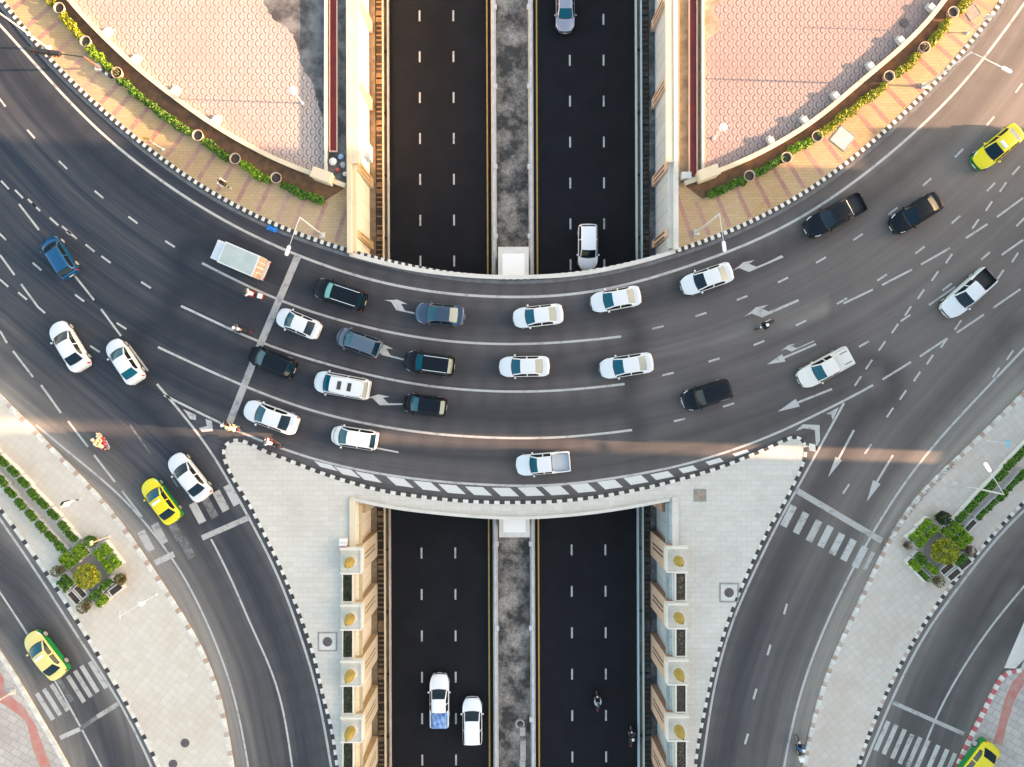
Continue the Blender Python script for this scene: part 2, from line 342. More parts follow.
# ------------------------------------------------------------------ road surface, one height, with wear traced along the lanes and a painted glow
kerbs = [(KDe, 1.0), (KDw, .5), (KE, .7), (KFw, .9), (KFe, .45), (KG, .3), (KS, .12)]
GC = [LN, L2, L3, L4, LS, EA, EB, EC, ED, EE, EF, EG, EH, EI]
SEP = np.vstack([c[::2] for c in (LN, L2, L3, L4, LS, EA, EB, EC, ED, EE, EF, EG, EH, EI)])
def mind(p, c):
    out = np.empty(len(p))
    for i in range(0, len(p), 4000):
        q = p[i:i+4000]; out[i:i+4000] = np.sqrt(((q[:, None, :]-c[None, ::2, :])**2).sum(2).min(1))
    return out
def sstep(x, a, b):
    t = np.clip((x-a)/(b-a), 0, 1); return t*t*(3-2*t)
CN = np.array(P(509, -285))[:2]
def road_attrs(me):
    v = np.empty(len(me.vertices)*3, np.float32); me.vertices.foreach_get('co', v); p = v.reshape(-1, 3)[:, :2].astype(float)
    dust_glow = np.zeros(len(p))
    for c, a in kerbs:
        d = mind(p, c); dust_glow = np.maximum(dust_glow, a*(.50*np.exp(-(d/1.5)**2)+.42*np.exp(-(d/4.2)**2)))
    dk = mind(p, KN)
    ds = mind(p, SEP)
    track = np.exp(-((ds-1.95)/1.15)**2)*.95
    track = np.maximum(track, .9*np.exp(-(dk/1.1)**2))
    px = p[:, 0]*F+512; py = 383.5-p[:, 1]*F
    road_tone = sstep(px, 60, 600)*.62+sstep(px, 620, 960)*.38  # darker and bluer to the left, paler and warmer to the right
    road_tone = road_tone*(1-.45*sstep(py, 520, 700))
    cy = np.interp(px, [560, 640, 700, 770, 828], [356, 353, 343, 323, 306]); wd = np.interp(px, [560, 640, 760, 828], [3, 7, 11, 12])
    dust_glow = np.maximum(dust_glow, np.where(px < 829, 1, 0)*np.exp(-((py-cy)/wd)**4)*np.interp(px, [520, 640, 820], [.05, .22, .42])*(.75+.25*np.sin(px*.11+py*.23)*np.sin(px*.037)))   # dried cement slurry
    dust_glow = np.maximum(dust_glow, .16*np.exp(-((py-np.interp(px, [260, 500, 700, 860], [452, 470, 440, 372]))/9)**2)*(px > 260)*(px < 880))
    dust_glow = np.maximum(dust_glow, .20*sstep(px, 800, 980)*sstep(230-py, 0, 120))  # upper right: warm sun glow painted as a paler road colour
    # flow: u along the lanes, v across them
    r0 = np.hypot(*(p-CN).T); a0 = np.arctan2(p[:, 0]-CN[0], -(p[:, 1]-CN[1]))*50
    out_f = np.c_[a0, r0, np.zeros(len(p))]
    out_2 = np.zeros((len(p), 3))
    def along(c):
        cc = c[::2]; idx = np.empty(len(p), int)
        for i in range(0, len(p), 4000): idx[i:i+4000] = ((p[i:i+4000, None, :]-cc[None])**2).sum(2).argmin(1)
        t = np.gradient(cc, axis=0); t /= np.hypot(*t.T)[:, None]
        rel = p-cc[idx]; return idx*1.0+(rel*t[idx]).sum(1), rel[:, 0]*(-t[idx][:, 1])+rel[:, 1]*t[idx][:, 0]
    for c, w_ in ((EE, sstep(py-(383+(px-157)*.9), -10, 60)*sstep(360-px, 0, 60)), (EB, sstep(py-(403-(px-844)*1.0), -10, 60)*sstep(px-660, 0, 60))):
        u, vv = along(c); m_ = w_ > .001
        out_2[m_, 0] = u[m_]; out_2[m_, 1] = vv[m_]+40; out_2[m_, 2] = w_[m_]
    a = me.color_attributes.new('wear_glow', 'FLOAT_COLOR', 'POINT')
    a.data.foreach_set('color', np.c_[np.clip(dust_glow, 0, 1), np.clip(track, 0, 1), np.clip(road_tone, 0, 1), np.ones(len(p))].astype(np.float32).ravel())
    b = me.attributes.new('flow', 'FLOAT_VECTOR', 'POINT'); b.data.foreach_set('vector', out_f.astype(np.float32).ravel())
    b = me.attributes.new('flow_slip', 'FLOAT_VECTOR', 'POINT'); b.data.foreach_set('vector', out_2.astype(np.float32).ravel())
DX = [i*.6 for i in range(62)]+[38, 42, 50, 65, 90, 140, 220, 320]
YS = [-320, -200, -120, -80, -60, -48, -42]+[-38+i*.6 for i in range(128)]+[42, 48, 60, 80, 120, 200, 320]
for sgn in (-1, 1):
    vs = []
    for y in YS:
        for d in DX:
            vs.append((*TR(sgn*XW, y), 0) if d == 0 else (TR(sgn*XW, y)[0]+sgn*d, y, 0))
    k = len(DX); fs = []
    for j in range(len(YS)-1):
        for i in range(k-1):
            q = (j*k+i, j*k+i+1, (j+1)*k+i+1, (j+1)*k+i); fs.append(q if sgn > 0 else q[::-1])
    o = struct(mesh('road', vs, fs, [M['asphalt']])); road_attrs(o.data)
# bridge deck surface between the two edge curves
n_ = 60; vs = []
xs = np.linspace(-1, 1, n_)
for x in xs:
    yN = np.interp(x*XW, FN_[:, 0], FN_[:, 1]); yS = np.interp(x*XW, FS_[:, 0], FS_[:, 1])
    for j in range(38):
        y = yS+(yN-yS)*j/37; vs.append((TR(x*XW, y)[0], y, 0))
fs = [(i*38+j, (i+1)*38+j, (i+1)*38+j+1, i*38+j+1) for i in range(n_-1) for j in range(37)]
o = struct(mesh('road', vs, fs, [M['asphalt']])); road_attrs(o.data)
fn = [p for p in lst(FN_) if abs(p[0]) < XW+.3]; fs_ = [p for p in lst(FS_) if abs(p[0]) < XW+.3]
struct(poly('bridge_deck', fn+fs_[::-1], -.02, -1.0, [M['crete']]))
# ------------------------------------------------------------------ pavements
Z = .15
tl = lambda s, y: TR(s*XW, y)
nN = lambda c, s: [p for p in lst(c) if (p[0] < -XW if s < 0 else p[0] > XW)]
kl = nN(KN, -1); kr = nN(KN, 1)
yk = float(np.interp(-XW, KN[:, 0], KN[:, 1])); yk2 = float(np.interp(XW, KN[:, 0], KN[:, 1]))
struct(poly('pavement', kl+[tl(-1, yk), tl(-1, 110), (kl[0][0], 110)], Z, 0, [M['tan']]))
struct(poly('pavement', kr+[(kr[-1][0], 110), tl(1, 110), tl(1, yk2)], Z, 0, [M['tan']]))
xl, xr = P(338.5, 785).x, P(694.5, 785).x
fsI = [p for p in lst(FS_)]
yfl = float(np.interp(-XW, FS_[:, 0], FS_[:, 1])); yfr = float(np.interp(XW, FS_[:, 0], FS_[:, 1]))
inner = [tl(1, -110), tl(1, yfr)]+[p for p in fsI[::-1] if abs(p[0]) < XW-.1]+[tl(-1, yfl), tl(-1, -110)]
struct(poly('traffic_island', [(xl, -110)]+lst(KS)+[(xr, -110)]+inner, Z, 0, [M['island']]))
struct(poly('pavement', lst(KDe)+lst(KDw)[::-1], Z, 0, [M['penin']]))
struct(poly('pavement', lst(KE)+[(KE[0][0]-30, KE[-1][1]), (KE[0][0]-30, KE[0][1])], Z, 0, [M['verge']]))
struct(poly('pavement', lst(KFe)+lst(KFw)[::-1], Z, 0, [M['penin2']]))
g0 = KG[0]; struct(poly('pavement', lst(KG)+[(KG[-1][0]+90, KG[-1][1]), (KG[-1][0]+90, P(0, 560).y), tuple(P(1100, 560))[:2], tuple(P(1040, 610))[:2]], Z, 0, [M['verge']]))
# dropped kerb where the right-hand pavement ramps down
r_ = [P(1060,580), P(1024,622), P(1004,668), P(1014,668), P(1040,640)]
struct(mesh('pavement_ramp', [(r_[0].x, r_[0].y, .006), (r_[1].x, r_[1].y, .006), (r_[2].x, r_[2].y, .006), (r_[3].x, r_[3].y, Z+.004), (r_[4].x, r_[4].y, Z+.004), (P(1100,560).x, P(1100,560).y, Z+.004)], [(0, 1, 2, 3, 4, 5)], [M['crete']]))
# plaza, earth strip and pink stripes
WNW = curve([(62,-12),(70,0),(97.5,30),(135,66),(170,94),(212.5,125),(255,150),(290,167),(327,180),(347,187.5)], sm=4, e0=40)
WNE = curve([(683,185),(700,179),(740,164),(768,150),(813,122.5),(848,92.5),(878,67.5),(908,42),(935,12),(944,0),(952,-14)], sm=4, e1=40)
HNW = curve([(47,-12),(55,0),(65,12),(82,34),(97,52),(115,71),(140,92),(170,117),(197,135),(225,152),(250,167),(281,184),(306,193),(326,201)], sm=4, e0=30)
HNE = curve([(702,199.5),(737,184),(773,164),(800,147.5),(825.5,130),(855.5,107.5),(885.5,85),(915.5,59),(928,45),(943,27),(965.5,2),(975,-12)], sm=4, e1=30)
a_ = P(325.5, 0).x; b_ = P(700.5, 0).x
struct(poly('plaza', [p for p in lst(WNW) if p[0] < a_]+[(a_, P(0,179).y), (a_, 110), (WNW[0][0], 110)], Z+.006, Z+.006, [M['scales']]))
struct(poly('plaza', [(b_, P(0,178).y)]+[p for p in lst(WNE) if p[0] > b_]+[(WNE[-1][0], 110), (b_, 110)], Z+.006, Z+.006, [M['scales_shaded']]))
struct(poly('stained_ground', [(a_+.05, P(0,181).y), (P(346.5,0).x, P(0,186).y), (P(346.5,0).x, 110), (a_+.05, 110)], Z+.010, Z+.010, [M['stained']]))
struct(poly('brown_ground', [(P(679.5,0).x, P(0,184).y), (b_-.05, P(0,178).y), (b_-.05, 110), (P(679.5,0).x, 110)], Z+.010, Z+.010, [M['foot']]))
# grey silt lying on the corner of the plaza
sil = [(262,-30),(268,8),(280,24),(290,30),(297,45),(302,66),(313,84),(319,108),(325,118),(325,-30)]
cs = smoothc(resample([P(*q) for q in sil[:-1]], .3), 1); jit = rng.normal(0, .08, cs.shape)
struct(poly('silt', [tuple(p) for p in cs+jit]+[tuple(P(325,-30))[:2]], Z+.014, Z+.014, [mottled('grey_silt', (.05, .05, .055), (.20, .195, .195), .5, .9, fine=.3, lo=.4, hi=.6, detail=8)]))
sil = [(703,0),(703,45),(710,38),(718,32),(722,30),(716,24),(722,21),(712,15),(716,5),(726,0),(716,-5)]
struct(poly('silt', [tuple(P(*q))[:2] for q in sil], Z+.014, Z+.014, [mottled('brown_silt', (.42, .33, .25), (.20, .15, .10), 1.2, .9, fine=.4)]))
eb = MB()
for Wc, Hc in ((WNW, HNW), (WNE, HNE)):
    k = 90; A = np.c_[np.interp(np.linspace(0, 1, k), np.linspace(0, 1, len(Wc)), Wc[:, 0]), np.interp(np.linspace(0, 1, k), np.linspace(0, 1, len(Wc)), Wc[:, 1])]
    d = [Hc[((Hc-a)**2).sum(1).argmin()] for a in A]
    eb.add([(*a, Z+.018) for a in A]+[(*b, Z+.018) for b in d], [(i, k+i, k+i+1, i+1) if Wc is WNE else (i, k+i, k+i+1, i+1) for i in range(k-1)])
struct(eb.build('earth_strip', M['earth']))
sb = MB()
def stripes(kc, hc, lo, hi, lean):
    s = np.arange(0, len(kc))*.5; nn = normals(kc)
    for i in range(0, len(kc)):
        if s[i] % 1.9 >= .5: continue
        p = kc[i]
        px = p[0]*F+512
        if not (lo < px < hi): continue
        n0 = nn[i]; n1 = Vector(n0).to_2d(); n1.rotate(Matrix.Rotation(lean, 2)); n1 = np.array(n1)
        # reach the hedge line
        dd = hc-p; proj = dd@n1; perp = np.abs(dd@np.array([-n1[1], n1[0]])); ok = proj > 0
        L = proj[ok][perp[ok].argmin()]-.1 if ok.any() and perp[ok].min() < 1 else 5.0
        a = p+n1*.45; b = p+n1*min(L, 7.5); t = np.array([-n1[1], n1[0]])*.19
        sb.add([(*(a-t), Z+.006), (*(a+t), Z+.006), (*(b+t), Z+.006), (*(b-t), Z+.006)], [(0, 3, 2, 1)])
stripes(KN, HNW, -40, 343, 0.0); stripes(KN, HNE, 684, 1080, 0.0)
struct(sb.build('paving_stripes', M['pink']))
# faded red guide paths at both lower corners
def sheet(name, px, mat, z=Z+.008):
    c = [tuple(P(*q))[:2] for q in px]; return struct(poly(name, c, z, z, [mat]))
sheet('red_path', [(-20,655),(0,669),(5,677),(6,690),(26,707),(37,725),(46,750),(54,770),(60,800),(48,800),(42,768),(34,748),(28,722),(20,714),(4,703),(-20,690)], M['redpath'])
sheet('red_path', [(1010,683),(1003,700),(998,720),(992,742),(1001,745),(1006,722),(1013,700),(1024,680),(1040,660),(1026,664)], M['redpath'])
# ------------------------------------------------------------------ kerbs
def kerb(c, cols, step, w_=.30, off=.15, name='kerb', h=Z+.02, ph=0):
    c = np.c_[c]; d = np.r_[0, np.cumsum(np.hypot(*np.diff(c, axis=0).T))]; s = np.arange(0, d[-1], step)
    q = np.c_[np.interp(s, d, c[:, 0]), np.interp(s, d, c[:, 1])]
    inside = [i for i in range(len(q)) if abs(q[i][0]) < 62 and abs(q[i][1]) < 50]; q = q[inside[0]:inside[-1]+1]
    mb = MB(); wall_ribbon(mb, q, w_, 0.0, h, off, lambda i: cols[i % len(cols)])
    return mb, q
def kb(c, mats, cols, step, off=.15, w_=.30):
    mb, q = kerb(c, cols, step, w_, off); return struct(mb.build('kerb', [M[k] for k in mats]))
kb(KN, ['kwhite', 'black'], (0, 1), .31, .1, .36)
kb(KS, ['kwhite', 'black'], (0, 1), .46, -.12, .27)
kb(KDe, ['kwhite', 'kbrown', 'crete'], (0, 0, 2, 1), .42, .15, .36)
kb(KDw, ['kwhite', 'black', 'crete'], (0, 1, 0, 2), .42, .15, .34)
kb(KE, ['kwhite', 'crete', 'kbrown'], (0, 0, 1), .42, -.15, .36)
kb(KFw, ['kwhite', 'kbrown', 'crete'], (0, 2, 1), .42, .15, .34)
kb(KFe, ['kwhite', 'black', 'kbrown'], (0, 1, 0, 1, 0, 2), .38, -.15, .32)
kb(KG, ['kwhite', 'kred'], (0, 1), .46, .15, .34)
gm = MB()                                            # pale concrete gutters at the foot of the kerbs
inb = lambda c: c[(np.abs(c[:, 0]) < 60) & (np.abs(c[:, 1]) < 48)]
ribbon(gm, inb(KN), .32, .004, 0, -.30); struct(gm.build('gutter', mottled('gutter_concrete', (.16, .165, .17), (.10, .10, .105), 1.5, .9, fine=.2)))
# white concrete edge strips of the bridge
eb = MB()
f1 = FN_[np.abs(FN_[:, 0]) < XW+.1]; f2 = FS_[np.abs(FS_[:, 0]) < XW-.2]
wall_ribbon(eb, f1, .36, -.02, .24, -.20); wall_ribbon(eb, f2, .26, -.02, .34, .10)
struct(eb.build('bridge_edge', M['crete']))
# ------------------------------------------------------------------ painted markings
mk = MB(); ml = lambda c, w_, mi=0, z=.004: ribbon(mk, inb(c), w_, z, mi)
for c, w_ in ((LN, .22), (L2, .2), (L3, .2), (L4, .2), (LS, .2), (EA, .2), (EB, .2), (EC, .2), (EF, .2), (EH, .22), (EI, .18)): ml(c, w_)
for c in (ED, EE, EG): ml(c, .17, 0)
def bar(cx, cy, dx, dy, L, W, mi=0, z=.005):
    d = math.hypot(dx, dy); ux, uy = dx/d, dy/d; vs = []
    for a, b in ((-1, -1), (1, -1), (1, 1), (-1, 1)):
        vs.append(P(cx+ux*a*L/2-uy*b*W/2, cy+uy*a*L/2+ux*b*W/2, z))
    mk.add(vs, [(0, 3, 2, 1)], mi)
def seg(x0, y0, x1, y1, W=1.9, mi=0, z=.005):
    bar((x0+x1)/2, (y0+y1)/2, x1-x0, y1-y0, math.hypot(x1-x0, y1-y0), W, mi, z)
def arcdir(x, y):                                    # lane direction on the main curve
    return (y+285, -(x-509))
def dash(x, y, mi=0, L=11.5): dx, dy = arcdir(x, y); bar(x, y, dx, dy, L, 1.9, mi, .006)
for x, y in [(170,244),(133,220),(99,194.5),(63,165),(31,134),(2,102),(658,327.5),(701,314.5),(742,298),(783,280),(821,260),(858,237),(893,211),(927,182),(959,153),(990.5,121),(1019,88),
             (146,285),(106,259.5),(90,248),(54,221.5),(668,374),(714,360),(759,343),(801,323),(842,301),(882,277.5),(920,250),(956,219.5),(991,187),(1016,170.5),
             (32,203),(19,194),(36,207),(679.5,420),(728.5,405),(864,344),(905.5,318),(947,287),(985.5,256),(1020.5,222),(79.5,298),(121.5,326),(95,349),(2,236),(22.5,296),(4,283),(5,185)]: dash(x, y)
for x, y in [(37,266.5)]: dash(x, y)
seg(62,226,77,239,2); seg(67,231,71,234,3.5)
for a in [(19,204,39,230),(0,255,14.5,275),(21,284,38,307),(38,307,45,313),(75,276,94,300),(101,309,121,336),(128,344,148,371),(13,351,33,377),(0,331,7,343)]: seg(*a, 2.0)
for a in [(997,217,1023,198),(966,238,987.5,224),(921,264.5,950,248),(882,285,912,269.5),(843.5,303.5,873,289.5),(768,313,798.5,300),(1001.5,255,1023,240),(929,305,955,287),(993,308,1020.5,289),
          (957,332.5,984,314.5),(920,356.5,947.5,338),(882.5,379.5,911,362),(768,263,782,256)]: seg(*a, 2.0)
for x, y in [(949,258.5),(935,276),(921,294),(908,311),(895,328.5),(882,346),(869,364.5),(858,381),(930,359.5),(917,376.5),(975.5,224),(989,206),(1015,257.5),(1000.5,274.5),(1010,355),(996,372.5),(958,325),(944,343),
             (1003,187),(903,395),(890,412.5),(868,449),(846,489)]: bar(x, y, 26, -38, 11.5, 1.9, 0, .007)
for a in [(130,425,150,453),(172,478,178,487)]: seg(*a, 1.8, 2)
for a in [(41,385,61,413),(68,421,88,447),(94,455,115,482),(122,491,142,517)]: seg(*a, 2.1)
for x, y in [(785.5,609),(769,650),(755,694),(746.5,739)]: bar(x, y, -12, 40, 11, 2.2, 0)
seg(398.5,452.3,376,448,1.6)
# stop lines and zebra crossings
seg(298,255.5,260,345,7,1,.008); seg(260,345,229,424,7,1,.008)
seg(202,538,250,517,5.5,1,.008); seg(155,563,174,554,6,0,.008)
seg(60,738,80,729,4.5,0,.008); seg(80,729,97,717,4,2,.008); seg(97,717,118,704,4.5,1,.008)
seg(796,490,882,541,6,1,.008); seg(893,702.5,964,734,4,1,.008)
for x, y, mi in [(146,541,0),(159.5,533.5,1),(175,530,2),(187,548,2),(197.5,513,0),(210,508,2),(221,501,1),(232,495,0)]: bar(x, y, .47, .88, 22, 8, mi)
for x, y, mi in [(45,706.5,0),(52,702,0),(59.6,697.6,1),(64,688,2),(76,689,1),(83,684,1),(89.5,679,0),(98,675,0)]: bar(x, y, .53, .85, 31, 4.6, mi)
for x, y in [(788.5,516),(801,523),(814,531),(825.5,536.5),(837,544),(848.5,550),(860,557)]: bar(x, y, -.45, .89, 23, 7, 1 if x in (801, 814) else 0)
bar(869,561,-.45,.89,20,4,1)
for i, (x, y) in enumerate([(882,736),(890,739.5),(898.5,744),(906,749),(914,752),(922,755),(932,760),(941,764),(949,768)]): bar(x, y, -.4, .92, 32, 4.6, 1 if i in (2, 3, 4) else 0)
def fill(pts, mi=0, z=.009):
    c = [P(*q) for q in pts]; t = tessellate_polygon([[Vector((p.x, p.y, 0)) for p in c]]); f2 = []
    for a in t:
        p, q, r = (c[i] for i in a); f2.append(tuple(a) if (q-p).cross(r-p).z > 0 else (a[0], a[2], a[1]))
    mk.add([(p.x, p.y, z) for p in c], f2, mi)
for x, y, h in [(326,466,6),(347,472,8),(368.5,477,8.5),(400,482,9),(427,486,9),(452,489,9),(478.5,491,8.5),(505.5,492,8.5),(531,491.5,8.5),(556,490.5,8.5),(583,488,8),(610,484.5,7.5),(636,480,7),(662,475.5,5.5),(688,469.3,4.5),(714.5,461.6,3.6),(741,453,2.6)]:
    dx, dy = arcdir(x, y); d = math.hypot(dx, dy); ux, uy = dx/d, dy/d; sgn = 1 if x < 512 else -1; W = 18 if h > 5 else 15
    sh = h*.55
    fill([(x-ux*W/2-sh, y-uy*W/2-h/2), (x+ux*W/2-sh, y+uy*W/2-h/2), (x+ux*W/2+sh, y+uy*W/2+h/2), (x-ux*W/2+sh, y-uy*W/2+h/2)], 3)
fill([(795.5,431),(803,424.3),(819.5,425),(820,441),(816,447),(814.8,430),(804,428.2)]); fill([(826,414),(839,407),(832.5,420),(831,414.5)])
fill([(183,409),(196,415),(196,420),(190,419),(187,414)]); fill([(199,428),(207,426),(205.5,419),(212,421),(213,431),(202,432)])
def place_arrow(shape, tip, tail):
    t0, t1 = Vector((744.1,316.7)), Vector((798,300.7)); a, b = Vector(tip), Vector(tail)
    s_ = (b-a).length/(t1-t0).length; r = math.atan2((b-a).y, (b-a).x)-math.atan2((t1-t0).y, (t1-t0).x)
    R = Matrix.Rotation(r, 2); fill([tuple(a+(R@(Vector(p)-t0))*s_) for p in shape])
BEND = [(744.1,316.7),(751.7,311.1),(755.8,307.3),(768.1,304.7),(762,308.8),(769.9,312),(797.5,300),(798.6,301.5),(770.5,313.8),(762,317.6),(751.7,313.5)]
for a, b in (((744.1,316.7),(798,300.7)),((732,271),(783,256.5)),((384,300),(431,317)),((369,344),(417,363)),((365,398),(416,404)),((780.5,351),(814,341))): place_arrow(BEND, a, b)
def straight(tip, b1, b2, tail):
    fill([tip, b1, b2]); m = ((b1[0]+b2[0])/2, (b1[1]+b2[1])/2); seg(*m, *tail, 2.2, 0, .009)
straight((767,364.5),(782,354),(785.5,361.5),(816,344)); straight((777.5,411.7),(795.7,398.8),(799.8,406.4),(832,389))
straight((828,477.3),(835.6,456.8),(842,460.3),(854,430)); straight((866.7,501.5),(873,480),(880.5,484),(893,455))
struct(mk.build('road_marking', [M['mark'], M['markworn'], M['faded'], road_paint('fresh_road_paint', (.60, .60, .57), .60, .4)]))
# ------------------------------------------------------------------ the underpass
ZB = -5.5; KZ = (H-ZB)/H/F
def bx(mb, x0, x1, y0, y1, z0, z1, mi=0, **k): mb.box(min(x0, x1), max(x0, x1), min(y0, y1), max(y0, y1), z0, z1, mi, tr=TR, **k)
def strip(name, x0, x1, y0, y1, z0, z1, mat):
    mb = MB(); bx(mb, x0, x1, y0, y1, z0, z1); return struct(mb.build(name, mat))
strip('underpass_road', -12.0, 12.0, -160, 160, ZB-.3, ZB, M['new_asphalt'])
lw = MB()
for x in (-2.42, 2.38): bx(lw, x-.07, x+.07, -160, 160, ZB, ZB+.006, 1)
for x in (-8.92, -5.66, 5.58, 8.84):
    for i in range(-26, 28):
        if i >= 0: y = 11.85-.25*(x > 0)*1.6+i*3.95
        else: y = -12.35+(i+1)*4.0-4.0+(.25 if x > 0 else 0)
        bx(lw, x-.085, x+.085, y-.52, y+.52, ZB, ZB+.006, 0)
struct(lw.build('underpass_marking', [M['mark'], M['yellow']]))
med = MB(); bx(med, -1.5, 1.5, -160, 160, ZB-.3, ZB+.12); struct(med.build('median', M['median']))
for s in (-1, 1):
    strip('barrier_footing', s*12.0, s*12.46, -160, 160, ZB-.3, ZB+.10, M['foot'])
    strip('drain_channel', s*12.46, s*13.2, -160, 160, ZB-.3, ZB+.02, M['drain'])
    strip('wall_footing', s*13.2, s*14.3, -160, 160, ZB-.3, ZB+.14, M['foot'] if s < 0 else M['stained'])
    rg = MB()
    for i in range(-330, 330):
        y = i*.46
        if (i*7919 % 23) in (3, 4): bx(rg, s*12.55, s*13.14, y, y+.9, ZB+.03, ZB+.06)
        elif (i*104729) % 17 > 1: bx(rg, s*12.55, s*13.1, y, y+.15, ZB+.03, ZB+.06)
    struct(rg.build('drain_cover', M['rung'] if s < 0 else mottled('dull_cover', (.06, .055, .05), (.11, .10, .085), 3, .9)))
metal = newmat('galvanised_steel', (.45, .52, .55), .35, .6); M['metal'] = metal
M['rail'] = newmat('pale_blue_steel', (.42, .52, .56), .5)
M['wbar'] = mottled('whitewashed_concrete', (.56, .57, .58), (.42, .43, .42), 1.5, .75, fine=.15)
def barrier(s, side):
    nm = ('left', 'right')[s > 0]
    t = thing('concrete_barrier', f'long {"whitewashed" } concrete barrier along the {nm} edge of the stained median', 'barrier')
    mb = MB()
    x = s*1.78; prof = [(-.26, 0), (-.24, .15), (-.12, .45), (-.10, .85), (.10, .85), (.12, .45), (.24, .15), (.26, 0)]
    vs = [(*TR(x+a, y), ZB+.0+b) for y in (-160, 160) for a, b in prof]; k = len(prof)
    mb.add(vs, [(i, k+i, k+i+1, i+1) for i in range(k-1)]+[tuple(range(k)), tuple(range(2*k-1, k-1, -1))])
    mb.build('body', M['wbar'], t)
for s in (-1, 1): barrier(s, 0)
for s in (-1, 1):
    for py, n in [(4, 0), (84, 1), (165, 2), (235, 3), (545, 4), (630, 5), (722, 6), (745, 7)][:6 if s < 0 else 7]:
        y = (383.5-py)*.0945; x = s*1.62
        c = TR(x, y); o = thing('junction_box', f'small white box on the {("left","right")[s>0]} median barrier, {ORD[n]} from the top of the picture', 'box', (*c, ZB+.85), 0, 'junction boxes on the median barriers')
        mb = MB(); mb.box(-.16, .16, -.2, .2, 0, .14, taper=.02); mb.build('case', M['white'], o)
        mb = MB(); mb.box(-.19, .19, -.23, .23, .14, .17); mb.build('lid', M['wbar'], o)
# guard walls beside the carriageways: two thin copings with a gap
for s in (-1, 1):
    nm = ('left', 'right')[s > 0]; mt = M['cream'] if s < 0 else M['rail']
    t = thing('guard_wall', f'low twin-topped guard wall between the {nm} carriageway and its drain', 'wall')
    mb = MB(); bx(mb, s*11.86, s*11.98, -160, 160, ZB, ZB+.55); mb.build('inner_coping', mottled(nm+'_coping', (.50, .45, .38), (.38, .33, .27), .7, .8) if s < 0 else M['rail'], t)
    mb = MB(); bx(mb, s*12.30, s*12.42, -160, 160, ZB, ZB+.75); mb.build('outer_coping', mt, t)
    mb = MB(); [bx(mb, s*11.98, s*12.30, y, y+.12, ZB+.1, ZB+.4) for y in range(-100, 100, 6)]; mb.build('tie', M['drain'], t)
# retaining walls and everything that stands on them
SPY = [-10.45-4.93*i for i in range(14)]
def pilaster(s, y, front, flank, parent, w_=2.35, dep=.60, top=.25):
    mb = MB(); x0 = 13.76; xf0 = x0-dep-.02; xf1 = x0-dep+.22
    vs = []
    for z, xf in ((ZB+.14, xf0), (top, xf1)):
        for xx, yy in ((x0+.2, y-w_/2), (xf, y-w_/2), (xf, y+w_/2), (x0+.2, y+w_/2)): vs.append((*TR(s*xx, yy), z))
    f = [(0, 1, 5, 4), (1, 2, 6, 5), (2, 3, 7, 6), (4, 5, 6, 7)]
    if s < 0: f = [a[::-1] for a in f][:]
    f = [a[::-1] for a in f]
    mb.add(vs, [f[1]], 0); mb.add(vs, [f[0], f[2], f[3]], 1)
    o = mb.build('pilaster', [front, flank], parent)
    g = MB()                                         # sunken grooves on the face
    for yy in ((y-.30, y+.12) if True else ()):
        vs = []
        for z in (ZB+1.1, -.7):
            t_ = (z-ZB)/5.75; xf = xf0+(xf1-xf0)*t_-.012
            for dy in (0, .16): vs.append((*TR(s*xf, yy+dy), z))
        g.add(vs, [(0, 1, 3, 2)] if s > 0 else [(2, 3, 1, 0)])
    g.build('groove', M['black'] if s > 0 else mottled('groove_brown', (.25, .18, .1), (.2, .14, .08), 2), o)
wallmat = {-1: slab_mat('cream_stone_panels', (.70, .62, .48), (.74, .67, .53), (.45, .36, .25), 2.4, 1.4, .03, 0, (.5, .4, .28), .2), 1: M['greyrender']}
for s in (-1, 1):
    nm = ('left', 'right')[s > 0]
    for part, y0, y1 in (('upper', -.9, 160), ('lower', -160, -.9)):
        t = thing('retaining_wall', f'{"cream" if s<0 else "grey panelled"} retaining wall on the {nm} of the sunken road, {part} stretch with {"thin" if part=="upper" else "broad grooved"} pilasters', 'wall')
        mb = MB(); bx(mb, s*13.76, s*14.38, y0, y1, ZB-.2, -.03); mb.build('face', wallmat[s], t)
        if part == 'upper':
            ye = float(np.interp(s*13.9, FN_[:, 0], FN_[:, 1]))+.35
            mb = MB(); bx(mb, s*14.1, s*14.47, ye-.4, 160, .0, .85); bx(mb, s*13.76, s*14.1, ye-.2, 160, -.03, .40); mb.build('parapet', M['cream'] if s < 0 else M['crete'], t)
            mb = MB(); bx(mb, s*13.42, s*14.1, 19.3, 160, .41, .80); mb.build('coping', M['cream'], t)
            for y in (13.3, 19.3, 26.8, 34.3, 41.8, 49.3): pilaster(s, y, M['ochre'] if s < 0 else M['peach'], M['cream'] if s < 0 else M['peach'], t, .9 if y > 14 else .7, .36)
        else:
            ys = float(np.interp(s*13.9, FS_[:, 0], FS_[:, 1]))-.35
            mb = MB(); bx(mb, s*13.96, s*14.47, -110, ys+.62, -.02, .35); mb.build('parapet', M['cream'] if s < 0 else M['crete'], t)
            mb = MB(); bx(mb, s*13.48, s*13.95, -110, ys, -.35, -.1); mb.build('ledge', mottled('ledge_tan'+nm, (.50, .42, .26), (.44, .36, .22), 1, .8) if s < 0 else mottled('ledge_grey', (.22, .27, .26), (.28, .33, .32), 1, .8), t)
            for y in SPY: pilaster(s, y, mottled('peach_warm', (.54, .45, .33), (.50, .41, .29), 1) if s < 0 else M['peach'], M['ochre'] if s < 0 else mottled('brown_render', (.28, .15, .10), (.34, .2, .14), 1), t, top=-1.2 if y > -11 else .25)
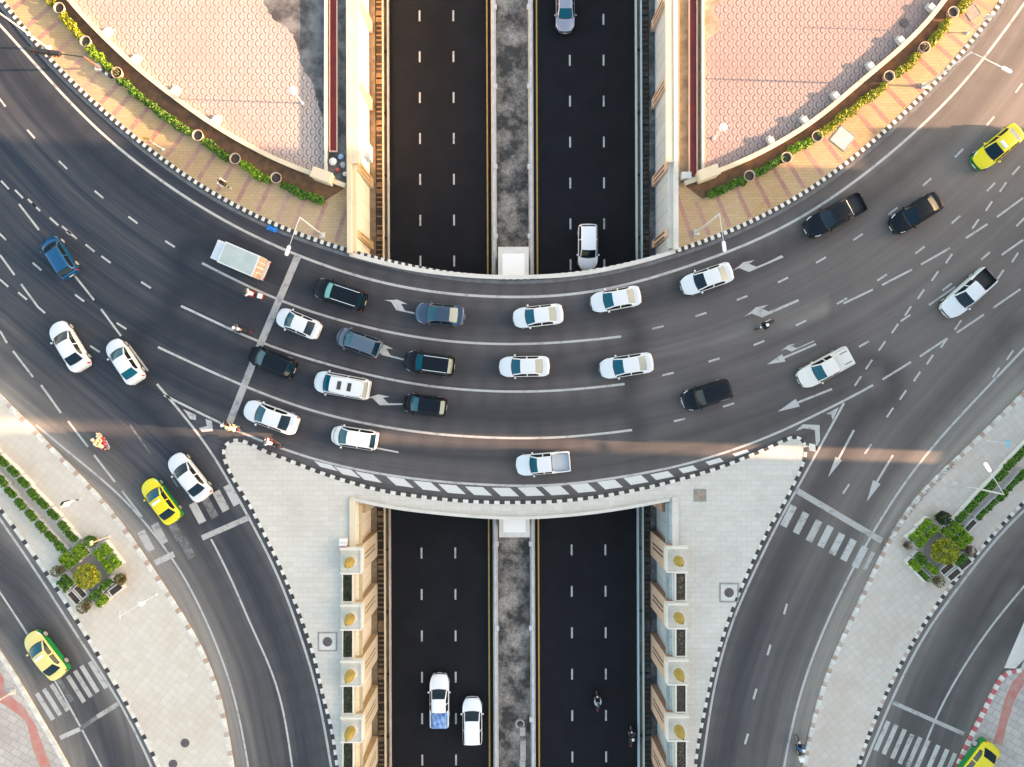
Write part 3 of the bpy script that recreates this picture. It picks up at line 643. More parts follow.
# pedestals with yellow lantern finials, and beds between them
M['finial'] = mottled('yellow_gilt', (.42, .31, .07), (.32, .21, .04), 2.2, .55, fine=.35)
leaf = newmat('leaf', (.06, .11, .02), .6)
def leafmat(name, c1, c2, c3=None):
    m = newmat(name, c1, .55, spec=.3); n = N(m); g = n.add('ShaderNodeNewGeometry')
    c = n.mix(g.outputs['Random Per Island'], c1, c2)
    f = n.ramp(n.noise(n.coord(), 2.2, 3), .4, .62); c = n.mix(f, c, c3 or tuple(x*.55 for x in c1))
    n.link(c, n.b.inputs['Base Color']); n.b.inputs['Subsurface Weight'].default_value = 0; return m
G = {'green': leafmat('hedge_green', (.055, .135, .012), (.12, .24, .02), (.04, .10, .01)),
     'dark': leafmat('dark_leaf', (.012, .030, .008), (.030, .06, .012)),
     'yellow': leafmat('yellow_leaf', (.22, .24, .012), (.40, .36, .02), (.14, .19, .015)),
     'lime': leafmat('lime_leaf', (.12, .25, .012), (.30, .42, .02), (.07, .16, .012)),
     'olive': leafmat('olive_leaf', (.10, .10, .03), (.17, .16, .06)),
     'dry': leafmat('dry_twig', (.13, .10, .07), (.20, .15, .11))}
def leaves(mb, pts, size, up=.5):
    for p in pts:
        a = Vector(rng.normal(size=3)); a.z = abs(a.z)+up; a.normalize(); u = a.orthogonal().normalized(); u.rotate(Matrix.Rotation(random.uniform(0, 6.28), 3, a)); v = a.cross(u)
        s = size*random.uniform(.6, 1.3); p = Vector(p)
        mb.add([p-u*s, p+v*s*.6, p+u*s*1.1, p-v*s*.6], [(0, 1, 2, 3)])
def boxleaf(L, W, h, n, size, z0=0, clumps=None):
    """leaf clumps filling a hedge-shaped volume, bumpy on top"""
    pts = []
    k = clumps or max(2, int(L/.45)); cs = [(L*(i+.5)/k-L/2+random.uniform(-.08, .08), random.uniform(-.08, .08)*W, random.uniform(.8, 1.12)) for i in range(k)]
    for _ in range(n):
        c = random.choice(cs); rx, ry = L/k*.72, W*.56*c[2]
        d = rng.normal(size=3); d /= np.linalg.norm(d); d *= random.uniform(.72, 1.03); 
        z = z0+h*.45+abs(d[2])*h*.55*c[2] if d[2] > -.4 else z0+h*random.uniform(.1, .5)
        pts.append((c[0]+d[0]*rx, c[1]+d[1]*ry, z))
    mb = MB(); leaves(mb, pts, size); return mb
def ballleaf(r, zc, n, size, sq=.9):
    pts = []
    bumps = [Vector(rng.normal(size=3)).normalized() for _ in range(14)]
    while len(pts) < n:
        d = Vector(rng.normal(size=3)).normalized()
        b = max(d.dot(q) for q in bumps); rr = r*(.80+.26*b**3)*random.uniform(.8, 1.03)
        pts.append((d.x*rr, d.y*rr, zc+d.z*rr*sq))
    mb = MB(); leaves(mb, pts, size, .3); return mb
SY = [561.0, 617.4, 673.8, 730.2]
pm = mottled('pedestal_stone', (.50, .48, .41), (.60, .58, .51), 1.2, .8, fine=.15)
soilm = mottled('dark_soil', (.035, .028, .022), (.10, .08, .06), 5, .95, fine=.5)
bedm = mottled('bed_rim', (.60, .58, .52), (.68, .66, .60), 1, .8)
def pedestal(s, y, lab):
    t = thing('pedestal', lab, 'pedestal', (*TR(s*14.26, y), 0), 0, 'pedestals with yellow finials along the sunken road')
    mb = MB(); mb.box(-.86, .86, -1.04, 1.04, 0, .82); mb.build('block', pm, t)
    mb = MB(); mb.box(-.92, .92, .98, 1.12, 0, 1.0); mb.box(-.92*s*0-.92, .92, -1.12, -1.00, 0, .92); mb.box(-s*.92-.07, -s*.92+.07, -1.0, .98, 0, .90); mb.build('rim', bedm, t)
    mb = MB(); mb.lathe([(.40, .82), (.43, 1.0), (.46, 1.35), (.40, 1.75), (.27, 2.15), (.13, 2.5), (.05, 2.65)], 8); f = mb.build('finial', M['finial'], t)
    mb = MB(); mb.lathe([(.05, 2.62), (.06, 2.68), (.03, 2.8)], 8); mb.build('tip', M['black'], f)
    mb = MB(); mb.lathe([(.56, .82), (.56, .88), (.42, .92)], 16); mb.build('base_ring', pm, t)
def bed(s, y, lab, n, L=2.55):
    t = thing('planting_bed', lab, 'plant bed', (*TR(s*14.62, y), 0), 0, 'beds between the pedestals')
    mb = MB(); mb.box(-.50, -.40, -L/2, L/2, 0, .55); mb.box(.40, .50, -L/2, L/2, 0, .55); mb.box(-.4, .4, -L/2, -L/2+.1, 0, .55); mb.box(-.4, .4, L/2-.1, L/2, 0, .55); mb.build('frame', bedm, t)
    mb = MB(); mb.box(-.4, .4, -L/2+.1, L/2-.1, .0, .42); mb.build('soil', soilm, t)
    if n: boxleaf(L*.8, .5, .35, n, .09, .40, 6).build('plants', G['dark'] if s < 0 else G['dry'], t).rotation_euler[2] = math.pi/2
for s in (-1, 1):
    nm = ('left', 'right')[s > 0]
    for i, py in enumerate(SY):
        y = (383.5-py)*.0870; pedestal(s, y, f'stone pedestal with yellow finial, {ORD[i]} down the {nm} edge of the sunken road')
        bed(s, y-2.45, f'narrow framed plant bed below the {ORD[i]} pedestal on the {nm} edge of the sunken road', (170, 130, 110, 120)[i] if s < 0 else (60, 20, 0, 40)[i])
    for i in range(4, 8): pedestal(s, (383.5-SY[0]-56.4*i)*.0870, 'stone pedestal with yellow finial beside the sunken road, beyond the bottom of the picture')
# pier under the bridge
t = thing('bridge_pier', 'cream concrete pier block standing in the median under the bridge', 'pier')
mb = MB(); mb.box(-1.25, 1.35, -13.75, 12.2, ZB, -1.25, tr=TR); mb.build('shaft', M['cream'], t)
mb = MB(); mb.box(-1.32, 1.42, -13.85, 12.3, -1.249, -1.04, tr=TR); mb.build('cap', M['crete'], t)
mb = MB(); mb.box(-.95, 1.05, -13.4, 11.7, -1.039, -1.02, tr=TR); mb.build('top_panel', M['white'], t)
# ------------------------------------------------------------------ unseen blocks added to the east, shaped to pass the sun in bands
def block(x, y0, y1, h, lab, col):
    t = thing('shading_block', lab, 'building', (x, (y0+y1)/2, 0), 0, 'unseen blocks shaping the evening sun'); w_ = (y1-y0)/2
    mb = MB(); mb.box(0, 16, -w_, w_, 0, h); mb.build('wall', col, t)
    mb = MB(); mb.box(-.3, 16.3, -w_, w_, h, h+.5); r = mb.build('roof', M['crete'], t)
    for k in range(max(1, int(h/3.3))):
        for y in np.arange(-w_+1.5, w_-1.4, 5.0)[:3]:
            mb = MB(); mb.box(-.06, .0, y, y+1.3, 1+k*3.3, 2.6+k*3.3); mb.build('window', M['glassdark'], t)
M['glassdark'] = newmat('window_glass', (.02, .03, .04), .1)
wc = mottled('block_render', (.45, .42, .38), (.52, .48, .44), .3, .85)
block(72, -7.2, 17, 30, 'unseen tall block added to shade the junction, north of the sun gap', wc)
block(73, 17.01, 21.2, 8.4, 'unseen low block shaping the shadow edge beside the tall one', wc)
block(72, -60, -8.8, 30, 'unseen long block added to shade the junction, south of the sun gap', wc)
block(90, -8.9, -7.1, 10.6, 'unseen narrow block added to end the sun band in the gap', wc)
# ------------------------------------------------------------------ vehicles
PAINT = {}
def paint(name, c, rough=.35, metal=0.0, spec=.4, coat=.15):
    if name not in PAINT: PAINT[name] = newmat('paint_'+name, c, rough, metal, spec, coat)
    return PAINT[name]
glass = {'teal': newmat('teal_reflection_glass', (.002, .075, .115), .08, spec=.2), 'dark': newmat('dark_glass', (.004, .016, .028), .08, spec=.25),  # teal windscreen colour stands for the sky reflected in it
         'pale': newmat('pale_reflection_glass', (.27, .30, .27), .25, spec=.2), 'smoke': newmat('dim_reflection_glass', (.13, .13, .11), .2, spec=.2), 'side': newmat('side_glass', (.008, .012, .016), .1), 'aqua': newmat('aqua_glass', (.20, .46, .42), .15)}  # both pale tones and aqua carry a painted sky reflection
tyre_m = newmat('tyre_rubber', (.02, .02, .02), .85); rim_m = newmat('alloy_rim', (.55, .55, .55), .35, .5)
lamp_w = newmat('headlight_lens', (.75, .78, .80), .15); lamp_r = newmat('taillight_lens', (.45, .015, .015), .25); trim_m = newmat('dark_trim', (.02, .02, .022), .6); chrome = newmat('chrome', (.7, .7, .7), .2, .9)
plate_m = newmat('number_plate', (.6, .6, .58), .5)
SPEC = {  # rear, rear glass base, rear glass top, windscreen top, windscreen base, front; roof, tail, hood heights; half width
 'sedan': dict(xr=-2.30, rb=-1.68, rt=-.98, wt=.38, wb=1.12, xf=2.30, zr=1.44, zt=1.03, zh=.98, w=.90),
 'city': dict(xr=-2.20, rb=-1.66, rt=-1.02, wt=.35, wb=1.10, xf=2.20, zr=1.46, zt=1.05, zh=.98, w=.86),
 'hatch': dict(xr=-1.98, rb=-1.86, rt=-1.50, wt=.48, wb=1.18, xf=1.98, zr=1.50, zt=1.02, zh=1.00, w=.86),
 'suv': dict(xr=-2.35, rb=-2.22, rt=-1.88, wt=.52, wb=1.14, xf=2.35, zr=1.78, zt=1.12, zh=1.10, w=.93),
 'van': dict(xr=-2.45, rb=-2.34, rt=-2.12, wt=.80, wb=1.46, xf=2.45, zr=1.90, zt=1.15, zh=1.12, w=.95),
 'pickup': dict(xr=-2.60, rb=-.86, rt=-.74, wt=.60, wb=1.22, xf=2.60, zr=1.74, zt=1.06, zh=1.10, w=.92)}
def car_parts(kind):
    S = SPEC[kind]; xr, rb, rt, wt, wb, xf, w0 = S['xr'], S['rb'], S['rt'], S['wt'], S['wb'], S['xf'], S['w']
    bp = (rt+wt)/2+.08; L = lambda a, b, t: a+(b-a)*t
    X = [xr, xr+.04, xr+.13, xr+.32 if rb-xr > .5 else L(xr+.13, rb, .5)]
    if rb-xr > .5: X += [L(xr+.32, rb, .5)]
    X += [rb, L(rb, rt, .5), rt, L(rt, bp, .33), L(rt, bp, .66), bp-.05, bp+.05, L(bp, wt, .5), wt, L(wt, wb, .5), wb, L(wb, xf, .3), L(wb, xf, .6), xf-.34, xf-.15, xf-.04, xf]
    irb, irt, iwt, iwb = X.index(rb), X.index(rt), X.index(wt), X.index(wb)
    X.insert(iwb+1, wb+.085)
    def belt(x):
        b = L(.98, .90, (x-xr)/(xf-xr)) if kind in ('sedan', 'city', 'hatch') else 1.06
        b = min(b, S['zt']-.03) if x < rb else b
        if x > wb: b = L(b, .66, ((x-wb)/(xf-wb))**2.2)
        return b
    def top(x):
        if x <= rb: return L(S['zt']-.10, S['zt'], min(1, (x-xr)/.15)) if x < xr+.15 else S['zt']
        if x < rt: return L(S['zt'], S['zr']-.03, ((x-rb)/(rt-rb))**.85)
        if x <= wt: t = (x-rt)/(wt-rt); return S['zr']-.03*(1-4*t*(1-t))*.9
        if x < wb: return L(S['zr']-.03, S['zh'], ((x-wt)/(wb-wt))**1.15)
        return L(S['zh'], .70, ((x-wb)/(xf-wb))**2.0)
    def hw(x):
        f = max(0, (x-(xf-.75))/.75); r = max(0, ((xr+.6)-x)/.6)
        pk = kind == 'pickup'
        return w0*(1-(.22 if pk else .30)*f**2.6)*(1-(.04 if pk else .20 if rb-xr > .3 else .13)*r**2.8)*(1-.015*((x)/2.3)**2)
    def tw(x):
        w = hw(x); c = w0*.70 if kind != 'van' else w0*.80
        if kind == 'suv': c = w0*.75
        if kind == 'pickup' and x <= rb-.01: return w*.86
        if x <= rb: return w*.80
        if x < rt: return L(w*.83, c, (x-rb)/(rt-rb))
        if x <= wt: return c
        if x < wb: return L(c, w*.84, (x-wt)/(wb-wt))
        return w*.80
    def bow(x):
        if x > wt: return -L(.09, .34, (x-wt)/(xf-wt)) if x > wb else -L(.09, .17, (x-wt)/(wb-wt))
        if x < rt: return L(.05, .03 if kind == 'pickup' else .16 if rb-xr > .3 else .07, (rt-x)/(rt-xr))
        return L(.05, -.09, (x-rt)/(wt-rt))
    rings = []
    for x in X:
        h, t, w, b = top(x), tw(x), hw(x), belt(x); e = .05 if rb < x < wb else .03
        nose = 1 if x >= xf-.001 else (.5 if x > xf-.06 else 0); tail = 1 if x <= xr+.001 else (.5 if x < xr+.05 else 0)
        k = max(nose, tail)
        pts = [(0, h), (t*.5, h-.008), (t*.90, h-.03), (t, h-.02-e)]
        pts += [(L(t, w-.03, .14), L(pts[3][1], b, .14)), (L(t, w-.03, .90), L(pts[3][1], b, .90)), (w-.02, b), (w, b-.14), (w-.005, .52), (w-.03, .30), (w-.14, .22)]
        if k: pts = [(y*(1-.04*k), z if z < .45 else .45+(z-.45)*(1-.22*k)) for y, z in pts]
        half = [(x+bow(x)*(y/w0)**2, y, z) for y, z in pts]
        rings.append(half+[(a, -y, z) for a, y, z in half[1:]])
    n = 11; parts = {}
    def idx(j, side): return j if side > 0 or j == 0 else n-1+j
    def tagf(i, j, side):
        s_ = 'l' if side > 0 else 'r'
        if j < 2 and iwt <= i < iwb: return 'windshield'
        if j < 3 and i == iwb: return 'cowl'
        if j < 2 and irb <= i < irt: return 'rear_window'
        if j == 4 and irt-1 <= i < iwb and not (X[i] < bp < X[i+1]) and not (kind == 'van' and i < irt): return 'side_window_'+s_
        if kind == 'pickup' and j <= 2 and X[i] >= xr+.12 and X[i+1] <= rb+.001: return None
        if kind == 'pickup' and j == 4 and i < irt: return 'body'
        m = len(X)-1
        if (j in (5, 6) and m-4 <= i <= m-3) or (j in (3, 4) and i == m-3 and False): return 'headlight_'+s_
        if j in (5, 6, 7) and i == 1 and kind != 'pickup': return 'taillight_'+s_
        if j in (6, 7) and i == 1: return 'taillight_'+s_
        if j in (4, 5) and i in (2,) and kind in ('suv', 'van', 'hatch'): return 'taillight_'+s_
        return 'body'
    faces = {}
    for i in range(len(X)-1):
        for side in (1, -1):
            for j in range(n-1):
                t = tagf(i, j, side)
                if t is None: continue
                a, b, c, d = (i, idx(j, side)), (i+1, idx(j, side)), (i+1, idx(j+1, side)), (i, idx(j+1, side))
                q = [a, d, c, b] if side < 0 else [a, b, c, d]
                faces.setdefault(t, []).append(q)
    for i, rev in ((0, False), (len(X)-1, True)):
        order = [idx(j, 1) for j in range(n)]+[idx(j, -1) for j in range(n-1, 0, -1)]
        q = [(i, k) for k in order]; faces['body'].append(q if not rev else q[::-1])
    out = {}
    for t, fl in faces.items():
        mp = {}; vs = []; fs = []
        for q in fl:
            r = []
            for (i, k) in q:
                if (i, k) not in mp: mp[(i, k)] = len(vs); vs.append(rings[i][k])
                r.append(mp[(i, k)])
            fs.append(tuple(reversed(r)))
        me = bpy.data.meshes.new(t.rsplit('_', 1)[0] if t[-2:] in ('_l', '_r') else t); me.from_pydata(vs, [], fs); me.update()
        me.polygons.foreach_set('use_smooth', [len(f) < 6 for f in fs]); out[t] = me
    return out
CACHE = {}
def obj_from(me, name, mat, parent, loc=(0, 0, 0), rz=0, sc=None):
    if not me.materials: me.materials.append(mat)
    o = bpy.data.objects.new(name, me); COL.objects.link(o); o.parent = parent; o.location = loc; o.rotation_euler[2] = rz
    if sc: o.scale = sc
    o.material_slots[0].link = 'OBJECT'; o.material_slots[0].material = mat
    return o
def mb_mesh(name, mb):
    me = bpy.data.meshes.new(name); me.from_pydata(mb.v, [], mb.f); me.update(); return me
def common():
    if 'wheel' in CACHE: return
    mb = MB(); r = .33; mb.lathe([(.20, -.11), (r-.03, -.115), (r, -.08), (r, .08), (r-.03, .115), (.20, .11)], 20, ax='y'); CACHE['wheel'] = mb_mesh('wheel', mb)
    mb = MB(); mb.lathe([(.21, -.118), (.21, .118)], 16, ax='y'); mb.lathe([(.05, -.13), (.05, .13)], 8, ax='y'); CACHE['rim'] = mb_mesh('rim', mb)
    mb = MB(); mb.lathe([(.03, -.07), (.075, -.05), (.09, 0), (.075, .06), (.03, .08)], 8, ax='y'); mb.box(-.02, .02, -.11, -.05, -.06, .0); CACHE['mirror'] = mb_mesh('mirror', mb)
    mb = MB(); mb.tube([(-1.15, 0, 0), (-1.1, 0, .07), (1.0, 0, .07), (1.1, 0, 0)], .028, 6); CACHE['rail'] = mb_mesh('roof_rail', mb)
    mb = MB(); mb.box(-.01, .01, -.22, .22, -.06, .06); CACHE['plate'] = mb_mesh('number_plate', mb)
    mb = MB(); mb.box(-.02, .02, -.5, .5, -.06, .06); CACHE['grille'] = mb_mesh('grille', mb)
    mb = MB(); mb.tube([(0, 0, 0), (-.12, 0, .16)], .012, 5); CACHE['aerial'] = mb_mesh('aerial', mb)
def vehicle(kind, front, rear, col, label, z=0.0, ws='teal', rw='dark', group=None, cat='car', extras=(), name='car', zoff=.75):
    common(); S = SPEC[kind]
    a = P(*front, z+zoff); b = P(*rear, z+zoff); c = (a+b)/2; d = a-b; ang = math.atan2(d.y, d.x)
    t = thing(name, label, cat, (c.x, c.y, z+.004), ang, group)
    s = .97*d.length/(S['xf']-S['xr']); s = min(1.12, max(.92, s)); t.scale = (s, (1+s)/2 if s > 1 else 1, 1)
    if kind not in CACHE: CACHE[kind] = car_parts(kind)
    pm_ = col
    for tg, me in CACHE[kind].items():
        base = tg.rsplit('_', 1)[0] if tg[-2:] in ('_l', '_r') else tg
        m = {'body': pm_, 'windshield': glass[ws], 'rear_window': glass[rw], 'side_window': glass['side'], 'cowl': trim_m, 'headlight': lamp_w, 'taillight': lamp_r}[base]
        obj_from(me, base, m, t)
    fx, rx = S['xf']-.82, S['xr']+.82
    if kind == 'pickup': rx = S['xr']+1.1
    for x in (fx, rx):
        for sy in (-1, 1):
            w = obj_from(CACHE['wheel'], 'wheel', tyre_m, t, (x, sy*(S['w']-.105), .33)); obj_from(CACHE['rim'], 'rim', rim_m, w)
    for sy in (-1, 1): obj_from(CACHE['mirror'], 'mirror', pm_, t, (S['wb']-.28, sy*(S['w']+.09), 1.02), 0 if sy > 0 else math.pi)
    obj_from(CACHE['plate'], 'number_plate', plate_m, t, (S['xr']-.015, 0, .62)); obj_from(CACHE['plate'], 'number_plate', plate_m, t, (S['xf']+.012, 0, .42))
    obj_from(CACHE['grille'], 'grille', trim_m if 'chrome' not in extras else chrome, t, (S['xf']-.02 if 'chrome' not in extras else S['xf']-.01, 0, .62))
    if 'rails' in extras:
        for sy in (-1, 1): obj_from(CACHE['rail'], 'roof_rail', chrome, t, ((S['rt']+S['wt'])/2, sy*S['w']*.66, S['zr']-.045))
    if kind == 'pickup':
        mb = MB(); w = S['w']; x0, x1 = S['xr']+.13, S['rb']; yb = w*.80; zf, zt = .66, 1.03
        vs = [(x0, -yb, zf), (x1, -yb, zf), (x1, yb, zf), (x0, yb, zf), (x0, -yb, zt), (x1, -yb, zt), (x1, yb, zt), (x0, yb, zt)]
        mb.add(vs, [(0, 1, 2, 3), (0, 4, 5, 1), (1, 5, 6, 2), (2, 6, 7, 3), (3, 7, 4, 0)])
        if 'slats' in extras: [mb.box(x0+.05, x1-.05, y-.03, y+.03, zf, zf+.04) for y in np.arange(-.6, .61, .2)]
        bm_ = trim_m if 'darkbed' in extras else (pm_ if 'slats' in extras else trim_m)
        if 'lid' in extras:
            l_ = MB(); l_.box(x0-.03, x1+.02, -yb-.03, yb+.03, 1.04, 1.13, taper=.03); l_.build('bed_lid', pm_, t)
            for y in (-.5, .5): mb2 = MB(); mb2.box(x0+.2, x0+.9, y-.03, y+.03, 1.13, 1.15); mb2.build('lid_rail', trim_m, t)
            mb2 = MB(); mb2.box(x0-.22, x0-.14, -.5, .5, .55, .68); mb2.build('tailboard_step', chrome, t)
        else: mb.build('cargo_bed', bm_, t)
        if 'bar' in extras: mb2 = MB(); mb2.tube([(x1-.1, -.7, 1.05), (x1-.06, -.66, 1.62), (x1-.06, .66, 1.62), (x1-.1, .7, 1.05)], .035, 6); mb2.build('roll_bar', chrome, t)
    if 'sunroofs' in extras:
        for x in (-.05, .98-1.9): mb2 = MB(); mb2.box(x-.17, x+.17, -.36, .36, S['zr']-.01, S['zr']+.012); mb2.build('roof_hatch', M['black'], t)
        mb2 = MB(); zz = S['zr']-.055; yy = S['w']*.73
        mb2.tube([(1.0-.2, yy, zz), (-1.9, yy, zz), (-2.02, yy*.8, zz), (-2.02, -yy*.8, zz), (-1.9, -yy, zz), (.8, -yy, zz)], .022, 5); mb2.build('roof_gutter', M['black'], t)
    if 'taxi' in extras:
        mb2 = MB(); mb2.box(-.12, .12, -.38, .38, S['zr']-.03, S['zr']+.13, taper=.03); mb2.build('taxi_sign', M['white'], t)
        # green lower half: a skirt just proud of the body sides
        sk = MB()
        for sy in (-1, 1):
            pts = []; N_ = 24
            for i in range(N_+1):
                x = S['xr']+.06+(S['xf']-S['xr']-.12)*i/N_
                f = max(0, (x-(S['xf']-.75))/.75); r = max(0, ((S['xr']+.6)-x)/.6); w_ = S['w']*(1-.30*f**2.6)*(1-.20*r**2.8)*(1-.015*(x/2.3)**2)
                bowv = 0
                if x > S['wb']: bowv = -(.09+.25*(x-S['wt'])/(S['xf']-S['wt']))
                elif x > S['wt']: bowv = -(.09+.08*(x-S['wt'])/(S['wb']-S['wt']))
                pts.append((x+bowv*(w_/S['w'])**2, sy*(w_+.008), x))
            vs = []
            for x, y, xx in pts:
                up = .80-.14*max(0, (xx-S['wb'])/(S['xf']-S['wb']))
                vs += [(x, y*.985, .26), (x, y, .5), (x, y, up)]
            fs = []
            for i in range(N_):
                for k in range(2):
                    q = (i*3+k, (i+1)*3+k, (i+1)*3+k+1, i*3+k+1); fs.append(q if sy < 0 else q[::-1])
            sk.add(vs, fs)
        for e, sg in ((S['xf'], 1), (S['xr'], -1)):
            vs = []
            for y in np.linspace(-.66, .66, 7):
                x = e+sg*(.012)-sg*.30*(abs(y)/S['w'])**2*(1 if sg > 0 else .5)
                vs += [(x, y, .28), (x+sg*.02, y, .66)]
            sk.add(vs, [(i*2, i*2+2, i*2+3, i*2+1) if sg < 0 else (i*2, i*2+1, i*2+3, i*2+2) for i in range(6)])
        sk.build('lower_panel', paint('taxi_green', (.01, .20, .055)), t, smooth=True)
    return t
WH = paint('white', (.60, .62, .64)); BK = paint('black', (.004, .008, .014), .4, 0, .18, 0); CR = paint('cream_white', (.66, .63, .58))
YE = paint('taxi_yellow', (.66, .56, .008)); PY = paint('pale_taxi_yellow', (.66, .56, .20)); BL = paint('blue', (.010, .085, .20), .3, .4); SB = paint('slate_blue', (.045, .075, .12), .3, .4); SG = paint('steel_grey', (.10, .14, .19), .3, .4); SV = paint('silver', (.32, .34, .40), .3, .5)
V = vehicle; WB_ = paint('lit_white', (.86, .87, .88))  # white lightened to stand for stronger light in the underpass
V('hatch', (46,236.5), (71,276), BL, 'blue hatchback with dark windows at the far left of the upper road', ws='dark', rw='dark')
V('sedan', (54,322), (83,370), WH, 'white sedan left of another white sedan on the left approach', ws='dark')
V('city', (110,340), (138,382.5), WH, 'white sedan with teal windscreen, just right of another on the left approach', rw='teal')
V('suv', (313,285.5), (366,303), BK, 'black estate car with silver roof rails stopped right of the broad stop line', ws='aqua', extras=('rails',), group=None)
V('city', (277,314.5), (319,332), WH, 'small white car with its nose over the broad stop line')
V('sedan', (414,312), (465.5,316.5), SB, 'dark slate blue sedan behind the turning arrow in the top lane', rw='pale')
V('hatch', (336,334), (381,350.5), SG, 'grey blue hatchback in the second bridge lane')
V('suv', (403,360), (455,367), BK, 'black car with silver roof rails behind the grey blue hatchback', extras=('rails',), rw='pale')
V('hatch', (248,352), (295,371), BK, 'black hatchback crossing the broad stop line')
V('van', (313,380), (370.5,390.5), WH, 'white van with two black roof hatches on the bridge', extras=('sunroofs',), rw='pale', cat='van', name='van')
V('sedan', (243,407), (298,427), WH, 'white sedan with dark rear window in the bottom lane, ahead of all others', ws='teal')
V('hatch', (402,402), (447,408), BK, 'small black hatchback on the bridge behind the white van', rw='pale')
V('hatch', (330,434), (378,441.5), WH, 'small white hatchback in the bottom bridge lane')
V('sedan', (512,319), (564,313), WH, 'white sedan mid bridge in the top lane, left one of the two there', rw='pale')
V('sedan', (590,304), (641.5,294.5), WH, 'white sedan in the top bridge lane, between two other white sedans', rw='pale')
V('sedan', (498,367), (550.5,366), WH, 'white sedan in the middle of the bridge with red tail lamps showing', rw='pale')
V('sedan', (599,370), (654,361.5), WH, 'white sedan in the second bridge lane, to the right of the other', rw='pale')
V('sedan', (681,288), (733,270), WH, 'white sedan just left of the turning arrow at the right end of the bridge', ws='dark', rw='pale')
V('pickup', (515,466), (571,461), WH, 'white pickup with ribbed empty bed in the lowest bridge lane', cat='pickup truck', name='pickup_truck', extras=('slats',))
V('suv', (682,403), (731,387.5), BK, 'black car with pale bumper at the right end of the bridge', ws='dark', extras=('chrome',))
V('pickup', (799,382), (851,354), CR, 'cream pickup with a covered bed beside the lane arrows', cat='pickup truck', name='pickup_truck', extras=('lid',))
V('pickup', (806,231), (864,200), BK, 'black pickup with empty bed near the upper right pavement', ws='dark', cat='pickup truck', name='pickup_truck', extras=('darkbed', 'bar'))
V('sedan', (892,228), (941,198), BK, 'black sedan at the upper right with a pale rear window', ws='dark', rw='smoke')
V('city', (975,166), (1021,128), YE, 'yellow and green taxi with roof sign at the upper right', ws='dark', rw='pale', cat='taxi', name='taxi', extras=('taxi',))
V('pickup', (945,314), (991,273), WH, 'white pickup with a black open bed at the far right', ws='dark', cat='pickup truck', name='pickup_truck', extras=('darkbed',))
V('city', (145,480), (176,522), YE, 'bright yellow and green taxi beside a white car above the zebra crossing', cat='taxi', name='taxi', extras=('taxi',))
V('sedan', (171.5,455), (206,499), WH, 'white saloon to the right of a bright yellow taxi', ws='dark')
V('city', (27.5,633), (62,677), PY, 'pale yellow and green taxi above the lower left zebra crossing', cat='taxi', name='taxi', extras=('taxi',))
V('city', (958,790), (994,743), YE, 'yellow and green taxi cut off by the lower right corner of the picture', rw='dark', cat='taxi', name='taxi', extras=('taxi',))
V('sedan', (565,33.5), (565,-14), SV, 'silver sedan at the top of the sunken road', z=ZB, zoff=.5)
V('suv', (588,270.5), (588,223), WB_, 'white estate car driving out from under the bridge', z=ZB, ws='dark', zoff=.9)
pk = V('pickup', (439.5,673), (439.5,728), WB_, 'white pickup with a load in its bed under a blue sheet', z=ZB, ws='dark', cat='pickup truck', name='pickup_truck', zoff=.7)
V('suv', (472,698), (472.5,746), WB_, 'white people carrier in the sunken road, right of the pickup with the blue sheet', z=ZB, ws='dark', zoff=.9)
# blue sheet over the pickup's load
k = 18; vs = []
for i in range(k+1):
    for j in range(k+1):
        u, v = i/k*2-1, j/k*2-1; e = 1-max(abs(u), abs(v))**6
        vs.append((u*.86, v*.74, .98+.30*e+(.05*math.sin(7*u+3*v)+.06*math.sin(11*v-4*u)+random.uniform(-.025, .025))*e))
tp = mesh('tarpaulin', vs, [(i*(k+1)+j, (i+1)*(k+1)+j, (i+1)*(k+1)+j+1, i*(k+1)+j+1) for i in range(k) for j in range(k)], [mottled('blue_sheet', (.08, .22, .55), (.30, .46, .72), 3, .5)], smooth=True)
c = TR(0, 0); pp = pk.location+Vector((0, -1.72*pk.scale[0], 0)); tp.location = (pp.x, pp.y, ZB+.02); tp.rotation_euler[2] = math.pi/2
tag(tp, 'crumpled light blue sheet tied over the load in a white pickup', 'tarpaulin')
# box lorry
a, b = P(210,247,1.2), P(263,269.5,1.2); d = a-b; c = (a+b)/2; ang = math.atan2(d.y, d.x)
t = thing('box_truck', 'small white box lorry with grey roof and rusty orange rear doors', 'truck', (c.x, c.y, .004), ang)
rust = mottled('rusty_orange_panel', (.36, .21, .13), (.42, .36, .29), 2, .7); roofm = mottled('grey_green_roof', (.30, .37, .36), (.38, .44, .43), .8, .5)
mb = MB(); mb.box(-2.35, .86, -.95, .95, .75, 2.45); mb.build('cargo_box', WH, t)
mb = MB(); mb.box(-2.24, .74, -.84, .84, 2.452, 2.47); mb.build('roof_panel', roofm, t)
mb = MB(); mb.box(-2.38, -2.352, -.93, .93, .80, 2.38); dr = mb.build('rear_door', rust, t)
mb = MB(); [mb.box(-2.41, -2.381, y-.025, y+.025, .85, 2.3) for y in (-.45, -.03, .03, .45)]; mb.build('door_bar', M['white'], dr)
mb = MB(); mb.box(-2.62, -2.36, -.9, .9, .55, .70); mb.build('rear_bumper', M['crete'], t)
vs = []; prof = [(.92, .45), (.92, 1.95), (1.1, 2.0), (1.75, 1.92), (2.15, 1.15), (2.25, .95), (2.25, .45)]
for y in (-.86, -.80, .80, .86):
    for x, z in prof: vs.append((x if abs(y) < .85 else (x-.03 if x > 1.5 else x), y, z if abs(y) < .85 else z-.05*(z > 1)))
